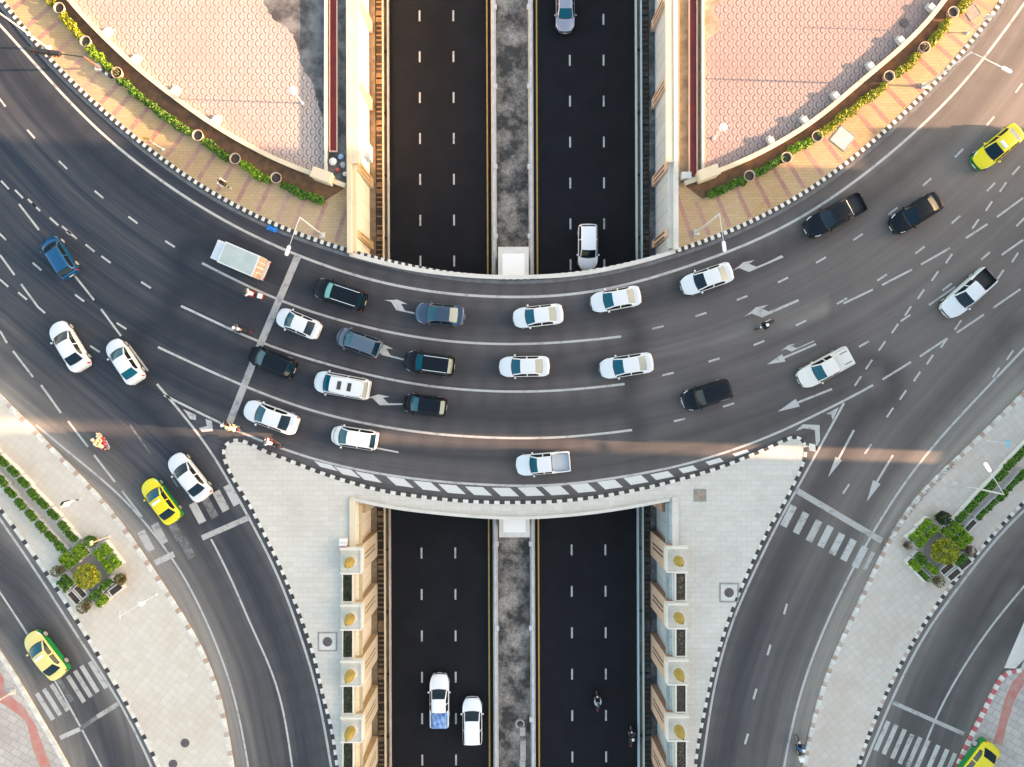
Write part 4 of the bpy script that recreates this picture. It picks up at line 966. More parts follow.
k = len(prof); mb = MB(); mb.add(vs, [(i*k+j, i*k+j+1, (i+1)*k+j+1, (i+1)*k+j) for i in range(3) for j in range(k-1)]+[tuple(range(k))[::-1], tuple(3*k+j for j in range(k))]); mb.build('cab', WH, t)
mb = MB(); mb.add([(1.83, -.7, 1.80), (2.14, -.74, 1.22), (2.14, .74, 1.22), (1.83, .7, 1.80)], [(0, 1, 2, 3)]); mb.build('windshield', glass['dark'], t)
for sy in (-1, 1):
    mb = MB(); mb.add([(1.1, sy*.867, 1.25), (1.95, sy*.862, 1.25), (1.68, sy*.862, 1.75), (1.1, sy*.867, 1.78)], [(0, 1, 2, 3) if sy < 0 else (3, 2, 1, 0)]); mb.build('side_window', glass['side'], t)
    for x in (1.55, -1.4): w = obj_from(CACHE['wheel'], 'wheel', tyre_m, t, (x, sy*.78, .36), 0, (1.12, 1.5, 1.12)); obj_from(CACHE['rim'], 'rim', rim_m, w)
    mb = MB(); mb.tube([(2.0, sy*.86, 1.55), (2.15, sy*1.12, 1.6)], .015, 5); mb.box(2.1, 2.16, sy*1.12-.07, sy*1.12+.07, 1.35, 1.65); mb.build('mirror', trim_m, t)
    mb = MB(); mb.box(2.24, 2.27, sy*.62-.14, sy*.62+.14, .68, .84); mb.build('headlight', lamp_w, t)
    mb = MB(); mb.box(-2.65, -2.62, sy*.72-.12, sy*.72+.12, .56, .68); mb.build('taillight', lamp_r, t)
mb = MB(); mb.box(-2.3, 2.1, -.55, .55, .40, .72); mb.build('chassis', trim_m, t)
# ------------------------------------------------------------------ hedges, pots and plaza walls
def put(o, p): o.location = p; return o
def along(c, a, b):
    """piece of a curve between the points nearest to picture points a and b"""
    pa, pb = np.array(P(*a))[:2], np.array(P(*b))[:2]
    i, j = ((c-pa)**2).sum(1).argmin(), ((c-pb)**2).sum(1).argmin(); i, j = min(i, j), max(i, j)
    return c[i:j+1]
def hedge(c, mat, lab, w_=.74, h=.58):
    n = max(2, len(c)); cen = c.mean(axis=0); pts = []; d = np.r_[0, np.cumsum(np.hypot(*np.diff(c, axis=0).T))]
    L = d[-1]; k = max(2, int(L/.55)); cs = [((i+.5)*L/k+random.uniform(-.1, .1), random.uniform(-.12, .12), random.uniform(.8, 1.2)) for i in range(k)]
    nn = normals(c)
    for _ in range(int(L*330)):
        q = random.choice(cs); v = rng.normal(size=3); v /= np.linalg.norm(v); v *= random.uniform(.7, 1.03)
        s = min(max(q[0]+v[0]*.42, 0), L); x = np.interp(s, d, c[:, 0]); y = np.interp(s, d, c[:, 1]); nx = np.interp(s, d, nn[:, 0]); ny = np.interp(s, d, nn[:, 1])
        o_ = q[1]+v[1]*w_*.52*q[2]; z = h*.5+v[2]*h*.5*q[2] if v[2] > -.3 else random.uniform(.1, .5)*h
        pts.append((x+nx*o_-cen[0], y+ny*o_-cen[1], z))
    t = thing('hedge', lab, 'hedge', (cen[0], cen[1], Z), 0, 'hedges edging the curved pavements')
    mb = MB(); leaves(mb, pts, .10); mb.build('foliage', mat, t)
    mb = MB(); 
    for q in cs: x = np.interp(q[0], d, c[:, 0])-cen[0]; y = np.interp(q[0], d, c[:, 1])-cen[1]; mb.tube([(x, y, 0), (x+.03, y, .35), (x-.02, y+.03, .6)], .03, 5, r2=.012)
    mb.build('stems', M['earth'], t)
def shift(c, k): return c+normals(c)*k
ng = [((50,-8),(62,8),'yellow'),((66,15),(87,42),'yellow'),((92,48),(117,73),'lime'),((124,79),(158,106),'green'),((158,106),(197,135),'green'),((204,140),(234,158),'green'),((243,163),(275,180),'lime'),((284,185),(324,200),'green')]
for i, (a, b, m_) in enumerate(ng): hedge(shift(along(HNW, a, b), -.25), G[m_], f'{"yellowish" if m_=="yellow" else "green"} clipped hedge on the left curved pavement, {ORD[i]} stretch from the top')
ngr = [((705,198),(743,181),'green'),((752,176),(781,160),'green'),((787,156),(811,141),'lime'),((817,137),(882,82),'yellow'),((888,78),(918,54),'yellow'),((923,48),(946,21),'yellow'),((951,14),(968,-6),'yellow')]
for i, (a, b, m_) in enumerate(ngr): hedge(shift(along(HNE, a, b), .0), G[m_], f'{"yellowish" if m_=="yellow" else "green"} clipped hedge on the right curved pavement, {ORD[i]} stretch from the sunken road')
potm = mottled('terracotta_pale', (.42, .33, .25), (.30, .22, .16), 2, .8)
def pot(x, y, lab, r=.50, plant=None):
    t = thing('flower_pot', lab, 'flower pot', (*P(x, y)[:2], Z), 0, 'round pots between the hedges')
    mb = MB(); mb.lathe([(r*.7, 0), (r*.95, .45), (r, .55), (r*.86, .55), (r*.80, .38)], 20, cap=False); mb.build('rim', potm, t, True)
    mb = MB(); mb.lathe([(r*.84, .36), (r*.5, .40), (.01, .41)], 20, cap=False); mb.build('soil', soilm, t)
    if plant: ballleaf(r*.55, .55, 90, .09).build('plant', G[plant], t)
for i, (x, y) in enumerate([(64,12),(90,45),(121,76),(201,138),(238,161),(278.5,180)]): pot(x, y, f'round clay pot of dark soil in the left curved hedge, {ORD[i]} from the top', plant='olive' if i in (2,) else None)
for i, (x, y) in enumerate([(747,178),(783.5,160),(814,139),(885,79.5),(920,51),(948.5,16)]): pot(x, y, f'round clay pot of dark soil in the right curved hedge, {ORD[i]} from the sunken road', plant='dry' if i == 4 else None)
for nm, c, side, butt, gate in (('left', WNW, 1, [(109,38),(139,62),(176,93),(217,121)], (327,180)), ('right', WNE, 1, [(930,9),(900,43),(870,68),(834,97),(800,123),(770,143)], (703,178))):
    t = thing('plaza_wall', f'low cream wall curving round the {nm} plaza', 'wall')
    inb_ = c[(c[:, 1] < 75)]
    mb = MB(); wall_ribbon(mb, inb_, .30, Z, Z+.42); mb.build('body', M['cream'], t)
    mb = MB(); wall_ribbon(mb, inb_, .40, Z+.421, Z+.50); mb.build('coping', M['cream'], t)
    for x, y in butt:
        p = np.array(P(x, y))[:2]; k = ((c-p)**2).sum(1).argmin(); n_ = normals(c)[k]; q = c[k]+n_*.5; a = math.atan2(n_[1], n_[0])
        mb = MB(); mb.box(-.30, .26, -.24, .24, 0, .46); mb.box(.26, .46, -.2, .2, 0, .25); o = mb.build('buttress', M['crete'], t); o.location = (q[0], q[1], Z); o.rotation_euler[2] = a
    for x in [butt[0], butt[-1]] if nm == 'left' else [(848,92)]: pass
    p = P(*gate); k = ((c-np.array(p)[:2])**2).sum(1).argmin(); tn = np.gradient(c, axis=0)[k]; a = math.atan2(tn[1], tn[0])
    g = thing('gate_pillar', f'thick cream block ending the {nm} plaza wall beside the sunken road', 'pillar', (c[k][0], c[k][1], Z), a)
    mb = MB(); mb.box(-.85, .85, -.42, .42, 0, 1.3); mb.build('block', M['cream'], g); mb = MB(); mb.box(-.92, .92, -.48, .48, 1.3, 1.42, taper=.05); mb.build('cap', M['cream'], g)
# strips beside the sunken road: red channel, white kerb wall, clutter
for nm, x0, x1, ya, wx in (('left', 331, 337.3, 152, (326.2, 328.6)), ('right', 689, 695.6, 178, (700.2, 702.2))):
    t = thing('drain_trough', f'long maroon painted trough beside the {nm} plaza', 'trough')
    X0, X1 = P(x0, 0).x, P(x1, 0).x; y0 = P(0, ya).y
    mb = MB(); mb.box(X0, X1, y0, 100, Z+.01, Z+.06); mb.build('bottom', M['maroon'], t)
    mb = MB(); mb.box(X0-.10, X0, y0-.1, 100, Z, Z+.22); mb.box(X1, X1+.10, y0-.1, 100, Z, Z+.22); mb.box(X0, X1, y0-.1, y0, Z, Z+.22); mb.build('lip', M['peach'], t)
    X0, X1 = P(wx[0], 0).x, P(wx[1], 0).x
    mb = MB(); mb.box(X0, X1, P(0, 179).y, 100, Z, Z+.5); tag(mb.build('white_wall', M['crete']), f'thin pale wall between the {nm} plaza and the maroon trough', 'wall')
def simple(name, lab, cat, parts, loc, rz=0, group=None):
    t = thing(name, lab, cat, loc, rz, group)
    for pn, mb, mat in parts: mb.build(pn, mat, t)
    return t
def mbx(*a, **k): mb = MB(); mb.box(*a, **k); return mb
def mlathe(p, n=16, **k): mb = MB(); mb.lathe(p, n, **k); return mb
# manholes
iron = mottled('cast_iron', (.07, .055, .06), (.12, .10, .10), 4, .7, fine=.4); frame_m = mottled('manhole_frame', (.30, .29, .27), (.20, .19, .18), 2, .9)
def ring_frame(a, w_): mb = MB(); mb.box(-a, a, a-w_, a, 0, .035); mb.box(-a, a, -a, -a+w_, 0, .035); mb.box(-a, -a+w_, -a+w_, a-w_, 0, .035); mb.box(a-w_, a, -a+w_, a-w_, 0, .035); return mb
def manhole(x, y, lab, r=.42, square=0, rz=0, z=Z+.004):
    parts = [('cover', mlathe([(r, 0), (r, .03), (r*.9, .04), (.01, .04)], 24, cap=False), iron)]
    if square: parts += [('frame', ring_frame(square, .12), frame_m), ('infill', mbx(-square+.12, square-.12, -square+.12, square-.12, 0, .012), M['crete'])]
    simple('manhole_cover', lab, 'manhole cover', parts, (*P(x, y)[:2], z), rz)
manhole(328, 641, 'round iron manhole in a square frame on the left traffic island', .42, .85)
manhole(728.5, 592, 'round iron manhole in a square frame on the right traffic island', .42, .85)
manhole(186, 742, 'dark round manhole low on the left peninsula, the upper of two', .38); manhole(174, 763, 'dark round manhole low on the left peninsula, the lower of two', .38)
manhole(903, 24, 'dark round manhole on the right fish-scale plaza', .40, z=Z+.02)
for x, y, lab, a, rz in ((699.5, 495, 'square grated inspection chamber on the right traffic island', .55, 0), (971.5, 13, 'square inspection chamber on the upper right tan pavement', .6, .6), (842, 139, 'large pale square chamber slab on the upper right tan pavement', .85, .9)):
    simple('inspection_cover', lab, 'drain cover', [('frame', ring_frame(a, .1), frame_m), ('plate', mbx(-a+.1, a-.1, -a+.1, a-.1, 0, .02), mottled('plate%d' % int(x), (.34, .27, .22), (.22, .18, .15), 2.5, .85) if x != 842 else mottled('slab842', (.50, .40, .33), (.60, .50, .42), 1.5, .85))], (*P(x, y)[:2], Z+.004), rz)
# ------------------------------------------------------------------ planters and garden plants
trough_m = mottled('planter_concrete', (.56, .55, .52), (.66, .64, .60), 1.2, .8, fine=.12)
LEAFM = {}
def planter(x, y, ang, lab, kind='green', L=1.22, W=.62, group='planters on the paved islands'):
    """ang: direction of the long side in the picture, degrees, anticlockwise"""
    p = P(x, y, .45); t = thing('planter', lab, 'planter', (p.x, p.y, Z), math.radians(ang), group)
    key = ('box', L, W)
    if key not in LEAFM:
        mb = MB(); w_ = .07; mb.box(-L/2, L/2, W/2-w_, W/2, 0, .5); mb.box(-L/2, L/2, -W/2, -W/2+w_, 0, .5); mb.box(-L/2, -L/2+w_, -W/2+w_, W/2-w_, 0, .5); mb.box(L/2-w_, L/2, -W/2+w_, W/2-w_, 0, .5)
        o = mb.build('trough', trough_m, t); LEAFM[key] = o.data
        o = mbx(-L/2+w_, L/2-w_, -W/2+w_, W/2-w_, .03, .40).build('soil', soilm, t); LEAFM[key+('s',)] = o.data
    else:
        link('trough', LEAFM[key], (), t); link('soil', LEAFM[key+('s',)], (), t)
    if kind != 'soil':
        v = random.randrange(3) if kind in ('green', 'lime') else 0; sparse = kind == 'thin'
        k2 = (kind, v, L)
        if k2 not in LEAFM:
            o = boxleaf(L*.84, W*(.96 if not sparse else .6), .48, 440 if not sparse else 130, .10, .36, 4).build('foliage', G['dark' if kind == 'dark' else ('green' if kind == 'thin' else kind)], t); LEAFM[k2] = o.data
        else: link('foliage', LEAFM[k2], (), t)
for i, (x, y) in enumerate([(5,461),(15.7,471),(26,482),(35,493),(45,503),(55.5,514),(65.5,525.5),(74,536)]): planter(x, y, -46, f'hedge planter in the inner row on the left peninsula, {ORD[i]} from the picture edge', L=1.25)
for i, (x, y) in enumerate([(4,480),(13,492),(22.5,503),(33,514),(43,525.5),(53,536),(62,546)]): planter(x, y, -46, f'hedge planter in the outer row on the left peninsula, {ORD[i]} from the picture edge', L=1.25)
planter(-6, 450, -46, 'hedge planter just beyond the left picture edge, inner row'); planter(-6, 470, -46, 'hedge planter just beyond the left picture edge, outer row')
for i, (x, y) in enumerate([(1026,445),(1017,454.5),(1008,464),(999,474.5),(989,485),(979,495),(969.5,505.5),(960,516)]): planter(x, y, 46, f'hedge planter in the inner row on the right peninsula, {ORD[i]} from the picture edge', L=1.3)
for i, (x, y, k_) in enumerate([(1019,475,'green'),(1010,485,'thin'),(1000,495,'green'),(990,504.5,'thin'),(980,514,'thin'),(969.5,525,'soil')]): planter(x, y, 46, f'{"bare" if k_=="soil" else "half grown" if k_=="thin" else "leafy"} planter in the outer row on the right peninsula, {ORD[i]} from the picture edge', k_, L=1.25)
C1 = [(79.7,548.7,33,'lime'),(67,557,33,'lime'),(84,553.5,33,'lime'),(73,562.5,33,'lime'),(108,548,-53,'lime'),(101,554,-53,'lime'),(116.6,559.7,-53,'lime'),(109.5,565,-53,'lime'),(69.4,579.5,-48,'green'),(64.5,585,-48,'thin'),(108,583.5,38,'green'),(97,593.5,38,'green'),(116.6,589,38,'soil'),(103.6,600,38,'lime'),(81.5,591,-48,'soil'),(75,597,-48,'soil')]
C2 = [(923.7,524,40,'lime'),(913.4,535,40,'lime'),(930,531,40,'lime'),(920,541,40,'lime'),(945.6,532,-42,'lime'),(954,526,-42,'lime'),(957,541,-42,'lime'),(963.5,536,-42,'lime'),(958.6,559,40,'green'),(964,563.5,40,'soil'),(946,568,40,'soil'),(953,574,40,'soil'),(919,558,-45,'green'),(913,564,-45,'lime'),(930,568,-45,'lime'),(922.5,574.5,-45,'thin')]
KIND = {'lime': 'bright leafy', 'green': 'dark leafy', 'thin': 'sparsely planted', 'soil': 'empty soil filled'}
for nm, CL, tree in (('left', C1, 'left'), ('right', C2, 'right')):
    for j, (x, y, a, k_) in enumerate(CL):
        cx, cy = (88, 576) if nm == 'left' else (943, 551)
        dirn = ('upper ' if y < cy-4 else 'lower ' if y > cy+4 else '')+('left' if x < cx else 'right')
        near = ORD[sum(1 for q in CL[:j] if (q[0] < cx) == (x < cx) and (q[1] < cy) == (y < cy))]
        planter(x, y, a, f'{KIND[k_]} planter {dirn} of the {nm} garden round bush, {near} one there', k_, L=1.3, W=.66)
def bush(x, y, r, kind, lab, zc=None, n=500, sz=.10, base=True, cat='bush', name='bush', trunk=.12):
    zc = zc or r*.9+.3; p = P(x, y, zc); t = thing(name, lab, cat, (p.x, p.y, Z))
    ballleaf(r, zc, n, sz).build('crown', G[kind], t)
    mb = MB(); mb.tube([(0, 0, 0), (.03, .02, zc*.5), (0, 0, zc)], trunk*.6, 8, r2=trunk*.3)
    for k in range(5): a = k*1.26; mb.tube([(0, 0, zc*.5), (math.cos(a)*r*.5, math.sin(a)*r*.5, zc+r*.2)], trunk*.25, 5, r2=.01)
    mb.build('trunk', M['earth'], t)
    if base: mlathe([(r*.55, 0), (r*.75, .35), (r*.78, .42), (r*.68, .42)], 16, cap=False).build('pot', potm, t)
bush(88, 576, 1.02, 'yellow', 'large round yellow green clipped bush in the left garden', 1.3, 1500, .11, False)
bush(943, 551, 1.08, 'yellow', 'large round yellow green clipped bush in the right garden', 1.3, 1600, .11, False)
bush(91.5, 541, .52, 'green', 'small dark round bush above the left garden', n=420); bush(942, 518, .60, 'dark', 'dark rounded bush above the right garden', n=420)
bush(58, 570.5, .50, 'olive', 'brownish potted bush at the left tip of the left garden', n=260, sz=.08); bush(121, 579, .50, 'olive', 'olive potted bush at the right of the left garden', n=300)
bush(84, 607, .58, 'olive', 'brown and green potted bush at the foot of the left garden', n=260, sz=.08)
bush(969.5, 550.5, .50, 'dry', 'dry brown potted bush at the right of the right garden', n=260, sz=.07); bush(937.5, 581, .52, 'olive', 'twiggy potted bush at the foot of the right garden', n=200, sz=.07)
bush(907, 545, .40, 'dry', 'small dry potted bush at the left of the right garden', n=180, sz=.06)
for nm, pl, m_ in (('left', [(68,574),(86,552),(118,562),(96,602),(74,598)], 0), ('right', [(922,545),(944,524),(966,552),(940,580),(924,562)], 0)):
    struct(poly('garden_paving', [tuple(P(*q))[:2] for q in pl][::1], Z+.008, Z+.008, [mottled('dark_grey_paving'+nm, (.24, .22, .20), (.33, .30, .27), .8, .9, fine=.2)]))  # patch of darker grey paving among the planters
# low weeds where the right-hand kerb has crumbled
pts = []
for _ in range(420):
    tt = random.random(); x = 880+tt*75+random.gauss(0, 1.2); y = 548-tt*88+random.gauss(0, 1.5)+8*math.sin(tt*3.14)*-.4; p = P(x, y); pts.append((p.x, p.y, Z+random.uniform(0, .08)))
mb = MB(); leaves(mb, pts, .05); tag(mb.build('weeds', G['dry']), 'dry weeds growing along a crumbled kerb', 'weeds', kind='stuff')
# ------------------------------------------------------------------ lamp posts and signals
pole_m = newmat('pale_pole_paint', (.55, .56, .56), .45); pole_c = newmat('cream_pole_paint', (.68, .52, .38), .5); dark_m = newmat('dark_signal_housing', (.02, .02, .02), .5)
def from_px(base, top):
    """height of an upright pole from the lean it shows"""
    r0 = math.hypot(base[0]-512, base[1]-383.5); r1 = math.hypot(top[0]-512, top[1]-383.5); return H*(1-r0/r1)
def lamp_post(base, h, head, lab, col=None, z=Z):
    col = col or pole_m; b = P(*base, 0); hd = P(*head, h+.1); t = thing('street_lamp', lab, 'street lamp', (b.x, b.y, z))
    d = Vector((hd.x-b.x, hd.y-b.y, 0)); L = d.length; u = d.normalized() if L > .01 else Vector((1, 0, 0)); h -= z
    mb = MB(); mb.tube([(0, 0, 0), (0, 0, h*.5), (0, 0, h)], .085, 10, r2=.05); mb.build('pole', col, t, True)
    mb = MB(); mb.tube([(0, 0, h-.05), u*(L*.12)+Vector((0, 0, h+.02)), u*(L-.5)+Vector((0, 0, h+.10))], .035, 8, r2=.028); mb.build('arm', col, t, True)
    mb = MB(); hw_ = .14; n_ = Vector((-u.y, u.x, 0)); vs = []
    for s, w_ in ((L-.62, .09), (L-.50, hw_), (L+.10, hw_), (L+.22, .08)):
        for zz in (h+.04, h+.15): vs += [u*s+n_*w_+Vector((0, 0, zz)), u*s-n_*w_*1+Vector((0, 0, zz))]
    f = []
    for i in range(3): a = i*4; f += [(a+2, a+3, a+7, a+6), (a, a+4, a+5, a+1), (a+1, a+5, a+7, a+3), (a, a+2, a+6, a+4)]
    f += [(0, 1, 3, 2), (12, 14, 15, 13)]; mb.add(vs, f); mb.build('lamp_head', M['white'], t)
    mb = MB(); mb.box(-.24, .24, -.24, .24, 0, .12); mb.lathe([(.14, .12), (.10, .5), (.085, .6)], 10); mb.build('base', M['crete'], t)
lamp_post((323,235.5), 6.6, (287,253), 'tall pale lamp post leaning over the stop line at the left end of the bridge')
lamp_post((696,233), 6.8, (724.5,249), 'tall grey lamp post on the tan pavement at the right end of the bridge')
lamp_post((923,87), 6.3, (1009,71), 'tall lamp post over the sunlit road at the upper right')
lamp_post((953,483), 6.2, (986,465), 'tall lamp post standing between planters on the right peninsula')
lamp_post((50,49.5), 6.2, (-40,20), 'cream lamp post reaching off the upper left corner of the picture', pole_c)
lamp_post((14,691), 6.0, (-60,690), 'pale lamp post reaching off the left picture edge near the red path')
def post(name, lab, cat, base, h, parts, col=pole_m, r=.05, z=Z):
    b = P(*base); t = thing(name, lab, cat, (b.x, b.y, z)); mb = MB(); mb.tube([(0, 0, 0), (0, 0, h)], r, 8, r2=r*.8); mb.build('pole', col, t)
    mlathe([(.16, 0), (.14, .06), (.07, .12)], 10).build('base', M['crete'], t)
    for pn, mb, mt in parts: mb.build(pn, mt, t)
    return t
# overhanging dark signal gantry at the upper left
def gantry():
    b = P(101, 69); h = 5.0; t = thing('signal_gantry', 'dark pole with a long arm of traffic signals reaching over the upper left road', 'traffic light', (b.x, b.y, Z))
    e = P(26, 49, h); k = P(84, 57, h); dk = Vector((k.x-b.x, k.y-b.y, h-Z)); de = Vector((e.x-b.x, e.y-b.y, h-Z)); mb = MB()
    mb.tube([(0, 0, 0), dk*.5+Vector((0, 0, .3)), dk], .10, 8, r2=.08); mb.build('pole', newmat('brown_pole', (.16, .09, .05), .5), t)
    mb = MB(); mb.tube([dk, dk.lerp(de, .5), de], .05, 8); mb.build('arm', dark_m, t)
    u = (de-dk).normalized(); n_ = Vector((-u.y, u.x, 0))
    for j, f in enumerate((.50, .68, .86)):
        c = dk.lerp(de, f); mb = MB(); vs = []
        for a, b2, z0 in ((-.45, -.16, -.14), (.45, -.16, -.14), (.45, .16, -.14), (-.45, .16, -.14), (-.45, -.16, .14), (.45, -.16, .14), (.45, .16, .14), (-.45, .16, .14)): vs.append(c+u*a+n_*b2+Vector((0, 0, z0)))
        mb.add(vs, [(4, 5, 6, 7), (0, 1, 5, 4), (1, 2, 6, 5), (2, 3, 7, 6), (3, 0, 4, 7), (3, 2, 1, 0)]); s_ = mb.build('signal_box', dark_m, t)
        for a, cc in ((-.3, (.035, .006, .006)), (0, (.035, .02, .006)), (.3, (.006, .025, .015))):
            mb = MB(); q = c+u*a-n_*-.18; mb.tube([q, q+n_*.10], .09, 8); mb.build('lens', newmat('lens', cc, .3), s_)
    mbx(-.28, .28, -.28, .28, 0, .3).build('base', M['kwhite'], t)
gantry()
for i in range(4):
    b = P(103.5+i*3.0, 71.5+i*2.2); simple('kerb_block', f'small {"black" if i%2 else "white"} painted block beside the signal gantry, {ORD[i]} from it', 'block', [('block', mbx(-.17, .17, -.13, .13, 0, .32, taper=.02), M['black'] if i % 2 else M['kwhite']), ('foot', mbx(-.2, .2, -.16, .16, 0, .04), M['crete'])], (b.x, b.y, Z), -.6)
def signal(base, h, lab, ang, name='traffic_light', band=False):
    b = P(*base); t = thing(name, lab, 'traffic light', (b.x, b.y, Z), ang)
    mb = MB(); mb.tube([(0, 0, 0), (0, 0, h)], .06, 8); p = mb.build('pole', M['kwhite'], t)
    if band:
        for k in range(3): mlathe([(.064, .5+k*.9), (.064, .9+k*.9)], 8).build('band', M['black'], p)
    mb = MB(); mb.box(-.12, .12, -.16, .16, h-.9, h+.05); s_ = mb.build('signal_box', dark_m, t)
    for k, cc in enumerate(((.01, .08, .04), (.12, .07, .01), (.12, .01, .01))): mb = MB(); mb.tube([(.12, 0, h-.72+k*.28), (.20, 0, h-.72+k*.28)], .09, 8); mb.build('lens', newmat('lens', cc, .3), s_)
    mb = MB(); mb.box(-.13, -.11, -.30, .30, h-1.0, h+.15); mb.build('backboard', M['white'], t)
signal((797,444), 3.6, 'traffic signal on a white pole at the nose of the right island', 0)
signal((83,498.5), 2.6, 'banded black and white signal pole standing on the left peninsula', 2.5, band=True)
signal((232,189.5), 2.2, 'small black and white signal post on the left tan pavement', -.5, band=True)
post('camera_pole', 'tall thin pale pole with a small equipment box low on the left peninsula', 'pole', (157,594), 5.7, [('equipment_box', mbx(-.2, .2, -.16, .16, 2.1, 2.6), M['white']), ('bracket', mbx(-.03, .03, -.35, .35, 5.5, 5.56), pole_m)])
post('sign_post', 'thin pole with a small blue sign on the right peninsula', 'sign', (988,441), 2.5, [('sign_plate', mbx(-.03, .03, -.28, .28, 2.0, 2.5), newmat('pale_blue_sign', (.22, .45, .62), .4))])
post('sign_post', 'pale leaning pole beside the dark round bush in the left garden', 'sign', (110,536), 2.7, [('sign_plate', mbx(-.03, .03, -.2, .2, 2.3, 2.7), M['cream'])], pole_c)
post('sign_post', 'yellow topped white post lying close to the left curved kerb', 'sign', (164,150), 2.9, [('sign_plate', mbx(-.3, .3, -.03, .03, 2.4, 2.9), newmat('amber_sign', (.55, .36, .05), .5))])
post('sign_post', 'small sign pole near the upper right kerb with a blue grey plate', 'sign', (966,34), 3.0, [('sign_plate', mbx(-.35, .35, -.03, .03, 2.4, 3.0), pole_m)])
for base, lab in (((303,104), 'white globe lamp on the left fish-scale plaza'), ((713.5,139), 'white globe lamp on the right fish-scale plaza')):
    post('globe_lamp', lab, 'lamp', base, 2.3, [('globe', mlathe([(.02, 2.25), (.22, 2.32), (.33, 2.55), (.33, 2.68), (.22, 2.9), (.02, 2.98)], 16, cap=False), M['white'])])
# odds and ends
def box_item(name, lab, cat, x, y, z0, sx, sy, h, mat, rz=0, extra=None):
    b = P(x, y); return simple(name, lab, cat, [('body', mbx(-sx/2, sx/2, -sy/2, sy/2, 0, h, taper=.02), mat)]+(extra or []), (b.x, b.y, z0), rz)
box_item('cabinet', 'white utility cabinet hung on the left sunken road wall', 'cabinet', 367, 151, -1.2, .5, 1.3, 1.4, M['white'], 0, [('lid', mbx(-.28, .28, -.68, .68, 1.4, 1.45), M['crete'])])
box_item('cabinet', 'small white cabinet by the right plaza gate pillar', 'cabinet', 684, 178, Z, .8, .5, .7, M['white'], 0, [('lid', mbx(-.43, .43, -.28, .28, .7, .74), M['crete'])])
box_item('crate', 'white crate beside the first pedestal on the left', 'crate', 344.5, 541, Z, .7, .6, .5, M['white'], 0, [('slat', mbx(-.37, .37, -.05, .05, .5, .53), M['crete'])])
box_item('sack', 'pink and orange rubbish sack beside the first pedestal on the left', 'sack', 344.5, 548, Z, .65, .5, .35, mottled('pink_plastic', (.60, .25, .22), (.70, .50, .38), 4, .5), .2)
k_ = [('white', 334, 163, .35), ('blue', 342, 158, .28), ('red', 338, 171, .22), ('grey', 344, 166, .30), ('white', 346, 175, .22)]
for i, (cn, x, y, r) in enumerate(k_):
    cc = {'white': (.7, .7, .68), 'blue': (.25, .35, .5), 'red': (.45, .08, .07), 'grey': (.35, .36, .38)}[cn]
    vs = []; mb = MB(); mb.lathe([(r*.6, 0), (r, r*.4), (r*.9, r*.9), (r*.3, r*1.25), (r*.1, r*1.4)], 9); mb.v = [(a*random.uniform(.8, 1.2), b*random.uniform(.8, 1.2), c) for a, b, c in mb.v]
    o = mb.build('rubbish_bag', newmat('bag_'+cn, cc, .45), None, True); o.location = (*P(x, y)[:2], Z+.012)
    tag(o, f'{cn} rubbish bag dumped by the end of the maroon trough, {("largest","nearest the blue wall","small one","beside the pale wall","lowest")[i] if False else ORD[i]} of the heap', 'rubbish bag', 'rubbish by the trough')
vs = []; k = 8
for i in range(k+1):
    for j in range(k+1): u, v = i/k-.5, j/k-.5; vs.append((u*.95, v*.45, .06+.10*math.cos(u*5)*math.cos(v*5)+random.uniform(0, .04)))
o = mesh('cloth', vs, [(i*(k+1)+j, (i+1)*(k+1)+j, (i+1)*(k+1)+j+1, i*(k+1)+j+1) for i in range(k) for j in range(k)], [newmat('blue_cloth', (.01, .16, .50), .7)], smooth=True)
o.location = (*P(272.5, 229)[:2], .03); o.rotation_euler[2] = -.35; tag(o, 'bright blue cloth lying in the gutter by the left curved kerb', 'cloth')
# precast pieces lying in the lower median
conc = mottled('old_precast', (.42, .40, .36), (.30, .28, .26), 2, .9, fine=.2)
for i, (x, y, L) in enumerate([(522.5,729,.9),(523,748,2.0),(522.5,764,1.2)]):
    b = P(x, y, ZB); tag(mbx(-.30, .30, -L/2, L/2, 0, .42, taper=.05).build('precast_block', conc), f'long precast concrete piece in the lower median, {ORD[i]} from the top', 'concrete block', 'precast pieces in the median'); bpy.data.objects[-1] if False else None
    o = [q for q in COL.objects if q.name.startswith('precast_block')][-1]; o.location = (b.x, b.y, ZB+.12)
o = mlathe([(.45, 0), (.45, .3), (.32, .3), (.32, 0)], 18, cap=False).build('concrete_ring', conc); o.location = (*P(520, 722, ZB)[:2], ZB+.12); tag(o, 'concrete ring lying in the lower median', 'concrete ring')
